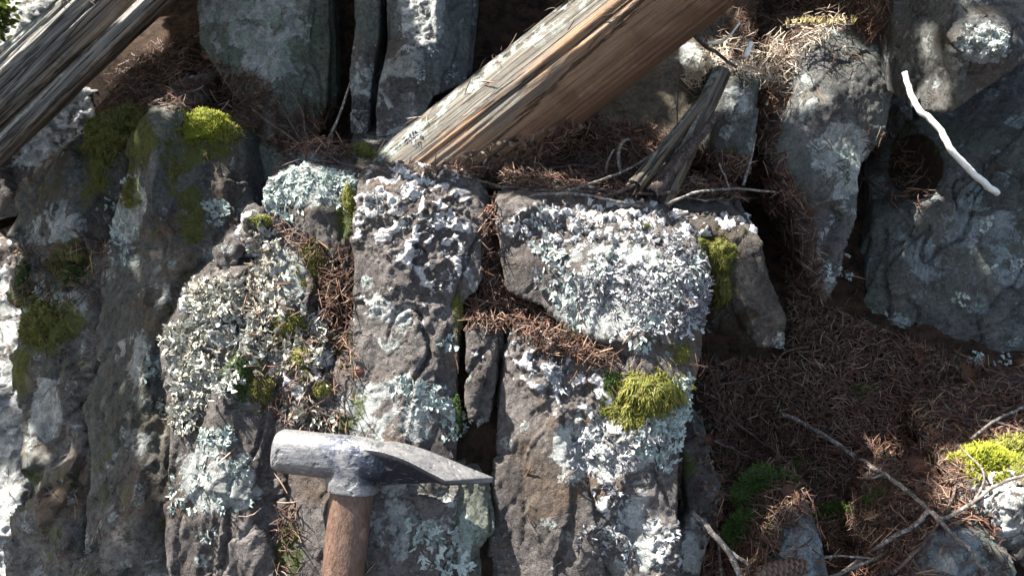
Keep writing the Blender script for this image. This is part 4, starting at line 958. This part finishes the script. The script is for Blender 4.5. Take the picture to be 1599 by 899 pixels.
# ------------------------------------------------------------------ dead leaves, bud scale, cone
def leaf(px, py, w_, h_, label, ang=0, name='dead_leaf', cupv=.9, lift=.006):
    h, nn = ray(px, py); d = (h - CAM) @ FW; a, b = w_ / FPX * d / 2, h_ / FPX * d / 2
    nu, nv = 12, 9; V, F = [], []
    for i in range(nu):
        t = i / (nu - 1) * 2 - 1; wd = math.sqrt(max(0, 1 - t * t)) * (1 - .25 * t)
        for j in range(nv):
            s = j / (nv - 1) * 2 - 1
            V.append((s * wd * a, t * b, cupv * a * (s * s * wd + .6 * t * t) + .08 * a * math.sin(5 * t + 3 * s)))
    for i in range(nu - 1):
        for j in range(nv - 1):
            q = i * nv + j; F.append((q, q + 1, q + nv + 1, q + nv))
    V = np.array(V); th = -FW * .6 + nn * .6
    th /= np.linalg.norm(th); u = UP * math.cos(ang) + RX * math.sin(ang); u = u - (u @ th) * th; u /= np.linalg.norm(u); rxx = np.cross(u, th)
    Wv = h + nn * lift + V[:, :1] * rxx + V[:, 1:2] * u + V[:, 2:] * th
    n = len(Wv); W2 = Wv - th * .0004
    Fa = np.array(F); Fb = Fa[:, ::-1] + n
    o = make_mesh(name, np.concatenate([Wv, W2]), np.concatenate([Fa, Fb]), M_leafdead, {'rnd': rng.random(2 * n) * .3 + rng.random() * .7})
    tag(o, label, 'leaf'); return o
leaf(1427, 738, 30, 34, 'curled brown leaf beside the fork of the diagonal branch', .3)
leaf(1186, 748, 18, 26, 'small brown leaf on the large dark moss patch', .1)
leaf(1230, 778, 24, 32, 'purplish brown leaf right of the large dark moss patch', .0)
leaf(1375, 775, 20, 28, 'dull brown leaf below the middle of the diagonal branch', .6)
leaf(1100, 692, 20, 16, 'tan leaf scrap at the foot of the outcrop', 1.0)
leaf(1500, 600, 44, 22, 'dark brown leaf below the blue-grey rock face', 1.4)
leaf(1430, 560, 30, 16, 'folded brown leaf on the upper needle bank', 1.2)
leaf(1535, 822, 26, 20, 'reddish leaf in the sun beside the bottom right stone', .5)
leaf(560, 582, 24, 22, 'papery orange-brown bud scale stuck on the rock above the hammer', .2, name='bud_scale', cupv=-.6, lift=.004)

def cone(px, py):
    h, nn = ray(px, py); c = h + nn * .012; root = empty('fir_cone', c); tag(root, 'brown fir cone at the bottom edge by the pointed stone', 'cone')
    ax = RX * .93 + UP * .12 + FW * .2; ax /= np.linalg.norm(ax); u = np.cross(ax, FW); u /= np.linalg.norm(u); v = np.cross(ax, u)
    V, F, A = [], [], []
    L_ = .052
    for k in range(95):
        t = k / 94; th = k * 2.39996; r = .013 * math.sin(math.pi * (.1 + .82 * t)) ** .6
        base = c + ax * (t - .5) * L_; rad = u * math.cos(th) + v * math.sin(th); tg = -u * math.sin(th) + v * math.cos(th)
        o = len(V); s = .0055
        for (a, b, e) in [(-.25, 0, 0), (.25, 0, 0), (.75, .75, .8), (.35, 1.15, 1.15), (-.35, 1.15, 1.15), (-.75, .75, .8)]:
            V.append(base + rad * (r * .45 + e * s * .8) + ax * b * s * .9 + tg * a * s); A.append(rng.random() * .2 + (.7 if b > 1 else .2))
        V.append(base + rad * (r * .45 + s * .35) + ax * s * .9); A.append(.3)
        F += [(o + i, o + (i + 1) % 6, o + 6) for i in range(6)]
        F += [(o, o + 5, o + 2), (o, o + 2, o + 1), (o + 5, o + 4, o + 3), (o + 5, o + 3, o + 2)]
    make_mesh('cone_scales', np.array(V), np.array(F), M_cone, {'rnd': A}, smooth=False, parent=root)
    V, F4, F3 = tube_arrays([c - ax * .027, c, c + ax * .024], [.004, .009, .003], 10, .02)
    make_mesh('core', V, [np.array(F4), np.array(F3)], M_cone, {'rnd': np.full(len(V), .2)}, parent=root)
cone(1228, 893)
# green-gold fir sprig above the tapering slab
def sprig(pl, label, mat, L=(.010, .015), n=70):
    pts = np.array([P(*q) for q in pl]); root = empty('fir_sprig', pts[0]); tag(root, label, 'sprig')
    V, F4, F3 = tube_arrays(pts, np.full(len(pts), .0012), 6)
    make_mesh('stem', V, [np.array(F4), np.array(F3)], M_twig, parent=root)
    t = rng.random(n) * (len(pts) - 1); i = np.minimum(t.astype(int), len(pts) - 2); f = (t - i)[:, None]
    pos = pts[i] * (1 - f) + pts[i + 1] * f
    dirn = UP * 1.0 + rng.normal(size=(n, 3)) * .25 - FW * .2
    dirn /= np.linalg.norm(dirn, axis=1)[:, None]; l = rng.uniform(*L, n)
    rot = frames(rng.normal(size=(n, 3)))
    y_ = np.cross(dirn, RX); y_ /= np.linalg.norm(y_, axis=1)[:, None]; z_ = np.cross(dirn, y_); rot = np.stack([dirn, y_, z_], 2)
    v, f_, a = scatter(NP[1], pos + dirn * l[:, None] * .5, rot, rng.uniform(.5, 1, n), np.stack([l, l * 1.5, l * 1.5], 1))
    make_mesh('needles', v, f_, mat, {'rnd': a}, parent=root)
M_sprig = mat_vary('yellowed needles', [(.3, .2, .08), (.45, .36, .15), (.5, .42, .2)], .6, .3, .2)
sprig([(1228, 44, 1.10), (1260, 40, 1.10), (1295, 42, 1.10), (1335, 38, 1.11)], 'yellowed fir sprig with upright needles above the tapering slab', M_sprig)

# ------------------------------------------------------------------ hammer
def rounded_loft(stations, sides=28, pw=3.0):
    """stations: (centre, axisA*ra, axisB*rb)"""
    V = []
    for c, a, b in stations:
        for j in range(sides):
            th = 2 * math.pi * j / sides; x_, y_ = math.cos(th), math.sin(th)
            k = (abs(x_) ** pw + abs(y_) ** pw) ** (-1 / pw)
            V.append(c + a * x_ * k + b * y_ * k)
    m = len(stations); F = [(i * sides + j, i * sides + (j + 1) % sides, (i + 1) * sides + (j + 1) % sides, (i + 1) * sides + j) for i in range(m - 1) for j in range(sides)]
    n = len(V); V += [stations[0][0], stations[-1][0]]
    F3 = [(n, (j + 1) % sides, j) for j in range(sides)] + [(n + 1, (m - 1) * sides + j, (m - 1) * sides + (j + 1) % sides) for j in range(sides)]
    return V, F, F3
def PH(a, b, c): return P(a, b, c + .024)
hd = .778
s1 = hd / FPX
root = empty('geology_hammer', PH(505, 1180, .80)); tag(root, 'worn chisel-edged hammer with a scuffed steel head and wooden handle, leaning on the rock', 'hammer')
V, F = [], []
def addp(v, f4, f3):
    o = len(V); V.extend(v); F.extend([tuple(i + o for i in f) for f in list(f4) + list(f3)])
# poll
hx = (RX * 1.0 - UP * .10 + FW * -.05); hx /= np.linalg.norm(hx); hu = UP * 1 + RX * .09; hu = hu - (hu @ hx) * hx; hu /= np.linalg.norm(hu); hf = np.cross(hx, hu)
if hf @ FW > 0: hf = -hf
st = []
for px_, rr_ in [(430.5, 24), (432, 28.5), (435, 31.5), (440, 33.5), (450, 34.3), (475, 34.4), (500, 34.5), (520, 35), (545, 36), (570, 35.5), (588, 32), (602, 25), (612, 14)]:
    cy = 703 + (px_ - 440) * .115
    st.append((PH(px_, cy, hd + .004), hu * rr_ * s1, hf * rr_ * s1 * .95))
addp(*rounded_loft(st, 36, 2.7))
# eye: flared cheek down to the collar
st = []
for (py_, cx, hw, hdp) in [(690, 550, 24, .0195), (697, 549, 33, .022), (710, 548, 37, .0225), (725, 548, 38, .0225), (740, 549, 39.5, .022), (752, 549, 41, .0225), (763, 550, 41.5, .0225), (766, 550, 41.3, .0222)]:
    st.append((PH(cx, py_ + 0, hd + .004), (RX - UP * .10) * hw * s1, hf * hdp * .95))
addp(*rounded_loft(st, 40, 2.35))
# blade, stations from the eye to the cutting edge: front-top, back-top, back-bottom, front-bottom
bl = [((540, 694, .772), (556, 690, .798), (556, 748, .800), (540, 752, .780)),
      ((565, 700, .764), (585, 688, .800), (588, 750, .800), (578, 760, .782)),
      ((590, 704, .760), (620, 689, .801), (622, 745, .800), (600, 758, .784)),
      ((615, 711, .758), (655, 698, .802), (655, 739, .800), (624, 756, .784)),
      ((642, 722, .756), (690, 711, .803), (692, 737, .801), (652, 755, .783)),
      ((668, 736, .754), (728, 727, .804), (727, 742, .802), (678, 753.5, .778)),
      ((690, 747.0, .753), (762, 741, .804), (760, 751.5, .803), (692, 757.5, .765)),
      ((695.5, 750.5, .753), (771, 745, .804), (771, 753.5, .804), (694.5, 758.5, .757))]
def blade_ring(c4, n=10):
    c = [PH(*q) for q in c4]; out = []
    for k in range(4):
        a, b = c[k], c[(k + 1) % 4]
        for t in np.linspace(.0, 1, n, endpoint=False): out.append(a * (1 - t) + b * t)
    return out
rings = [blade_ring(q) for q in bl]; sd = len(rings[0])
# interpolate the rings for a smooth sweep
R_ = np.array(rings); fine = []
for i in range(len(R_) - 1):
    p0, p1, p2, p3 = R_[max(i - 1, 0)], R_[i], R_[i + 1], R_[min(i + 2, len(R_) - 1)]
    for t in np.linspace(0, 1, 6, endpoint=False):
        fine.append(.5 * ((2 * p1) + (-p0 + p2) * t + (2 * p0 - 5 * p1 + 4 * p2 - p3) * t ** 2 + (-p0 + 3 * p1 - 3 * p2 + p3) * t ** 3))
fine.append(R_[-1]); m = len(fine)
v = [q for r_ in fine for q in r_]; f4 = [(i * sd + j, i * sd + (j + 1) % sd, (i + 1) * sd + (j + 1) % sd, (i + 1) * sd + j) for i in range(m - 1) for j in range(sd)]
n0 = len(v); v += [fine[0].mean(0), fine[-1].mean(0)]
f3 = [(n0, (j + 1) % sd, j) for j in range(sd)] + [(n0 + 1, (m - 1) * sd + j, (m - 1) * sd + (j + 1) % sd) for j in range(sd)]
addp(v, f4, f3)
HV, HF = remesh_arrays(V, F, .0006)
HV = smooth_arrays(HV, HF, 4, .5)
HN = vnormals(HV, HF)
HV = HV + HN * (.00022 * fbm(HV * 160, 3) - .0006 * sstep(.35, .6, fbm(HV * 110 + 9, 2)))[:, None]
def mat_steel():
    s = NT('worn steel')
    n = s.noise(55, 7, .7, .3); f = s.noise(420, 6, .75)
    sc1 = s.map(s.co, (60, 900, 300)); scr = s.noise(1, 4, .6, co=sc1)
    worn = s.step(s.math('ADD', s.math('MULTIPLY', n, .6), s.math('MULTIPLY', f, .55)), .44, .70)
    c = s.mix(worn, s.mix(s.step(f, .4, .6), (.085, .085, .09), (.145, .145, .15)), s.mix(s.step(f, .35, .65), (.28, .275, .27), (.17, .167, .163)))
    c = s.mix(s.step(s.noise(26, 5, .7, .5, off=7), .60, .72, 0, .5), c, (.07, .085, .12))
    c = s.mix(s.step(s.noise(34, 4, .6, off=19), .68, .72, 0, .7), c, (.35, .12, .10))
    c = s.mix(s.step(s.noise(80, 6, .8, off=13), .58, .72, 0, .55), c, (.13, .08, .055))
    c = s.mix(s.math('MULTIPLY', s.attr('blade_shade'), s.step(s.noise(70, 6, .75, off=3), .22, .5, .55, 1)), c, (.03, .035, .046))  # dark navy tone, with the blade side's shade put into the colour
    c = s.mix(s.math('MULTIPLY', s.attr('cheek'), s.step(s.noise(95, 6, .8, off=31), .48, .56, 0, .85)), c, (.035, .045, .075))
    c = s.mix(s.step(s.noise(260, 3, .5, off=51), .66, .72, 0, .8), c, (.03, .025, .022))
    c = s.mix(s.step(scr, .60, .72, 0, .4), c, (.6, .6, .6))
    s.b.inputs['Metallic'].default_value = .45
    r = s.step(s.noise(160, 5, .7), .3, .7, .38, .62)
    b = s.bump(f, .0006, .9); b = s.bump(scr, .0004, .6, b); b = s.bump(s.noise(90, 5, .7), .001, .6, b)
    return s.done(c, r, b, .5)
hq = proj(HV)
rim = np.interp(hq[:, 0], [540, 556, 580, 615, 642, 668, 690, 700], [735, 712, 706, 714, 724, 739, 750, 752])
bshade = sstep(0, 5, hq[:, 1] - rim) * sstep(540, 562, hq[:, 0] - (hq[:, 1] - 715) * .25) * (1 - sstep(755, 762, hq[:, 1])) * (HN @ -FW > -.2)  # mask for the shade painted below the blade rim
chk = (1 - sstep(25, 60, np.hypot(hq[:, 0] - 535, (hq[:, 1] - 705) * 1.1)))
make_mesh('hammer_head', HV, HF, mat_steel(), {'blade_shade': bshade, 'cheek': chk}, parent=root)
def mat_handle():
    s = NT('worn varnished handle')
    g = s.noise(1, 6, .65, .8, co=s.map(s.co, (60, 60, 9))); g2 = s.noise(1, 5, .7, co=s.map(s.co, (420, 420, 9)))
    c = s.mix(s.step(g, .35, .65), (.145, .092, .065), (.085, .050, .036))
    c = s.mix(s.step(g2, .42, .66, 0, .75), c, (.06, .03, .018))
    c = s.mix(s.step(s.noise(330, 3, .6, off=41), .64, .70, 0, .8), c, (.03, .018, .012))
    c = s.mix(s.step(s.noise(30, 6, .75, off=4), .55, .68, 0, .7), c, (.32, .21, .14))
    c = s.mix(s.step(s.noise(120, 5, .8, off=9), .57, .68, 0, .7), c, (.05, .027, .018))
    c = s.mix(s.step(s.noise(22, 5, .7, 1, off=15), .5, .64, 0, .55), c, (.085, .045, .03))
    b = s.bump(s.math('ADD', g, s.math('MULTIPLY', g2, .8)), .0018, .8); b = s.bump(s.noise(300, 5, .7), .0004, .6, b)
    return s.done(c, s.step(s.noise(60, 4), .3, .7, .35, .6), b, .45)
st = []
for (py_, cx, hw, dp) in [(735, 549, 33, .0165), (764, 550, 34.6, .0170), (800, 546, 34.5, .0172), (850, 540.5, 34, .0172), (899, 535, 33.5, .0170), (1000, 524, 33, .0165), (1100, 513, 34, .017), (1180, 504, 37, .0185), (1205, 501, 38, .019), (1215, 500, 34, .0175)]:
    dd_ = hd + .004 + (py_ - 760) * .00002
    st.append((PH(cx, py_, dd_), (RX - UP * .10) * hw * s1, -FW * dp))
v, f4, f3 = rounded_loft(st, 40, 2.3)
v = np.array(v)
# subdivide along the handle for a smooth, slightly worn surface
hv, hf4 = remesh_arrays(v, list(f4) + list(f3), .0010)
hv = smooth_arrays(hv, hf4, 6, .5); hn = vnormals(hv, hf4)
hv = hv + hn * (.00035 * fbm(hv * np.array([70, 70, 25]), 3))[:, None]
make_mesh('handle', hv, hf4, mat_handle(), parent=root)
print('hammer', round(time.time() - T0, 1))

# ------------------------------------------------------------------ leafy plants in the sun, far left
def herb(px, py, d, n, spread, label, size=.02):
    c = P(px, py, d); pos = c + rng.normal(size=(n, 3)) * spread
    q = np.array([(-.5, -.3, 0), (.5, -.35, .1), (.6, .35, 0), (-.4, .3, .12)], float)
    v, f, a = scatter((q, np.array([(0, 1, 2, 3)])), pos, frames(rng.normal(size=(n, 3)) + np.array([0, 0, .8])), rng.random(n), rng.uniform(.5, 1, n) * size)
    o = empty('leafy_plant', c - np.array([0, 0, spread[2] * 2.5])); tag(o, label, 'plant')
    make_mesh('leaves', v, f, M_herb, {'rnd': a}, parent=o)
    V, F4, F3 = tube_arrays([c - np.array([0, 0, spread[2] * 2.5]), c, c + np.array([.005, 0, spread[2] * 1.5])], [.002, .0016, .001], 6)
    make_mesh('stem', V, [np.array(F4), np.array(F3)], M_twig, parent=o)
herb(-4, 18, 1.52, 150, np.array([.014, .02, .022]), 'bright green leaves in the extreme top left corner', .02)
# ------------------------------------------------------------------ added off-view spruce, foliage shaped to place sun and shade
LIT = []   # (point, radius): places a beam reaches
def beam(px, py, d, r): LIT.append((P(px, py, d), r))
for a in [(-60, 650, 1.35, .10), (-20, 760, 1.3, .08), (20, 850, 1.25, .05), (-80, 500, 1.4, .1), (0, 330, 1.45, .02), (-60, 860, 1.25, .1),
          (-60, 60, 1.7, .30), (60, 40, 1.7, .22), (-200, 200, 1.7, .35), (20, 20, 1.7, .2), (1600, 800, .88, .05), (1650, 780, .88, .1)]:
    beam(*a)
LKP = []; THIN = set()
for (poly, m_, need) in [([(262, 520), (300, 440), (380, 340), (425, 290), (455, 262), (560, 280), (750, 312), (780, 312), (900, 330), (1010, 340), (1110, 380), (1125, 420), (1100, 560), (1060, 720), (1045, 905), (262, 905)], 4200, True),
                   ([(1060, 325), (1190, 340), (1196, 385), (1110, 375)], 140, True),
                   ([(1488, 55), (1530, 40), (1578, 48), (1580, 75), (1520, 95), (1495, 80)], 60, True),
                   ([(625, -60), (680, -60), (690, 60), (680, 100), (655, 50)], 80, True),
                   ([(1505, 730), (1540, 695), (1600, 690), (1600, 850), (1560, 830), (1520, 780)], 260, True),
                   ([(1475, 720), (1505, 730), (1520, 790), (1490, 800)], 25, False),
                   ([(1110, 95), (1150, 80), (1185, 105), (1225, 70), (1330, 30), (1300, 50), (1255, 90), (1252, 180), (1235, 170), (1230, 110), (1190, 128), (1130, 118)], 341, False),
                   ([(1128, 120), (1140, 125), (1060, 260), (1050, 250)], 40, False), ([(1062, 66), (1090, 62), (1088, 95), (1065, 90)], 16, False),
                   ([(280, 180), (300, 165), (375, 200), (350, 205), (300, 200)], 60, False),
                   
                   ([(600, 240), (700, 150), (895, -8), (1160, -8), (1040, 90), (900, 200), (790, 265), (640, 268)], 800, True), ([(0, 90), (105, 0), (150, 0), (0, 140)], 110, True), ([(35, 660), (60, 690), (55, 760), (30, 740)], 16, True), ([(0, 230), (25, 260), (20, 380), (0, 380)], 20, False)]:
    q_, _n = px_points(poly, m_)
    for p_ in q_:
        if m_ == 341: THIN.add(len(LKP))
        if not need or bvh.ray_cast(Vector(p_ + SUN * .012), Vector(SUN), 3)[0] is None: LKP.append(p_)
for px_ in range(425, 780, 14):
    for py_ in (670, 690, 710, 730, 750): LKP.append(P(px_, py_, .788))
for px_ in range(500, 600, 14):
    for py_ in range(770, 920, 20): LKP.append(P(px_, py_, .788))
for x_ in range(285, 372, 16):
    for y_ in (172, 186, 200):
        for d_ in (1.12, 1.14, 1.16): LKP.append(P(x_, y_, d_))
for t in np.linspace(0, 1, 12):
    for y_ in (20, 32, 44):
        for d_ in (1.08, 1.105): LKP.append(P(1225 + t * 110, y_, d_))
for t in np.linspace(0, 1, 30):
    q = [(1413, 112, 1.02), (1422, 145, 1.018), (1437, 172, 1.012), (1463, 195, 1.005), (1484, 232, 1.0), (1510, 262, 1.005), (1535, 285, 1.02), (1557, 301, 1.045)]
    i = min(int(t * 7), 6); f = t * 7 - i; LKP.append(P(*[q[i][k] * (1 - f) + q[i + 1][k] * f for k in range(3)]))
LKP = np.array(LKP)
LP = np.array([l[0] for l in LIT]); LR = np.array([l[1] for l in LIT])
ua = np.cross(SUN, UP); ua /= np.linalg.norm(ua); ub = np.cross(ua, SUN)
cen = P(830, 380, 1.05)
def crown_pts(n, lo, hi, wid):
    s = rng.uniform(lo, hi, n); a = rng.uniform(-wid, wid, n); b = rng.uniform(-wid * .75, wid * .75, n)
    p = cen + SUN * s[:, None] + ua * a[:, None] + ub * b[:, None]
    return p
n = 90000
C = crown_pts(n, 1.35, 2.1, 1.75)
keep = np.ones(n, bool)
px = proj(C)
size = .020
for i in range(len(LP)):
    v = C - LP[i]; al = v @ SUN; per = np.linalg.norm(v - al[:, None] * SUN, axis=1)
    keep &= ~((per < LR[i] + size * .6) & (al > 0))
keep &= fbm(C * 3.2, 2) > -.95
inview = (px[:, 2] > 0) & (px[:, 0] > -250) & (px[:, 0] < 1850) & (px[:, 1] > -250) & (px[:, 1] < 1150)
keep &= ~inview
DK = []
for (poly, m_) in [([(1125, 560), (1235, 560), (1290, 490), (1480, 560), (1600, 610), (1600, 650), (1490, 680), (1440, 760), (1400, 900), (1130, 900), (1110, 640)], 1000),
                   ([(140, 230), (270, 260), (330, 330), (320, 420), (250, 520), (250, 900), (130, 900)], 300), ([(1125, 420), (1190, 410), (1225, 540), (1120, 545)], 60), ([(60, 480), (140, 480), (130, 900), (70, 900)], 90),
                   ([(800, 265), (1110, 265), (1180, 325), (1000, 315), (800, 295)], 130), ([(1260, 90), (1390, 90), (1330, 300), (1280, 460), (1230, 300)], 120), ([(1400, 200), (1600, 150), (1600, 560), (1350, 500)], 200)]:
    DK.append(px_points(poly, m_)[0])
DK = np.concatenate(DK)
DK = np.array([p_ for p_ in DK if bvh.ray_cast(Vector(p_ + SUN * .012), Vector(SUN), 3)[0] is None])
c2 = np.stack([C @ ua, C @ ub], 1); d2 = np.stack([DK @ ua, DK @ ub], 1)
lit2 = ~keep.copy()
restore = np.zeros(len(C), bool)
for i in range(len(d2)):
    restore |= ((c2 - d2[i]) ** 2).sum(1) < .016 ** 2
keep |= restore & ~inview  # foliage put back over places kept in shade
k2 = np.stack([LKP @ ua, LKP @ ub], 1)
for i in range(len(k2)):
    keep &= ((c2 - k2[i]) ** 2).sum(1) > (.011 if i in THIN else .0175) ** 2  # foliage removed along sun rays to chosen bright spots
C = C[keep]; n = len(C)
q = np.array([(-.5, -.18, 0), (0, -.5, .05), (.5, -.15, 0), (.55, .2, .02), (0, .5, .05), (-.5, .2, 0)], float)
v, f, a = scatter((q, np.array([(0, 1, 4, 5), (1, 2, 3, 4)])), C, frames(SUN + rng.normal(size=(n, 3)) * .45), rng.random(n), rng.uniform(.7, 1.25, n) * size * 1.5)
troot_xy = cen + SUN * 1.7 - ua * 0 + np.array([-2.2, .6, 0])
gz = float(ground_z(np.array([troot_xy[0]]), np.array([troot_xy[1]]))[0])
tr = empty('shade_spruce', (troot_xy[0], troot_xy[1], gz)); tag(tr, 'unseen spruce added to shade the cliff, foliage cut open for sun beams', 'tree')
make_mesh('shade_crown', v, f, M_leafgreen, {'rnd': a}, smooth=False, parent=tr)
tb = np.array([troot_xy[0], troot_xy[1], gz - .1]); tt = tb + np.array([.1, 0, 3.1])
V, F4, F3 = tube_arrays([tb, tb * .6 + tt * .4, tt], [.16, .12, .03], 16, .04)
make_mesh('trunk', V, [np.array(F4), np.array(F3)], M_twigd, parent=tr)
def mind(p):
    v = p - LP; al = v @ SUN; v2 = p - LKP; return min((np.linalg.norm(v - al[:, None] * SUN, axis=1) - LR)[al > 0].min(), np.linalg.norm(v2 - (v2 @ SUN)[:, None] * SUN, axis=1).min())
for k in range(26):
    end = cen + SUN * rng.uniform(1.4, 2.0) + ua * rng.uniform(-1.5, 1.5) + ub * rng.uniform(-1.1, 1.2)
    st_ = tb + (tt - tb) * np.clip((end[2] + .3 - tb[2]) / (tt[2] - tb[2]), .2, .95)
    pts_ = [st_ + (end - st_) * t + np.array([0, 0, -.25 * t * (1 - t)]) for t in np.linspace(0, 1, 14)]
    good = []
    for p_ in pts_:
        qq = proj(p_[None])[0]
        if mind(p_) < .03 or (qq[2] > 0 and -200 < qq[0] < 1800 and -200 < qq[1] < 1100): break
        good.append(p_)
    if len(good) < 3: continue
    V, F4, F3 = tube_arrays(good, np.linspace(.02, .006, len(good)), 7, .05)
    make_mesh('limb', V, [np.array(F4), np.array(F3)], M_twigd, parent=tr)
print('done', round(time.time() - T0, 1))
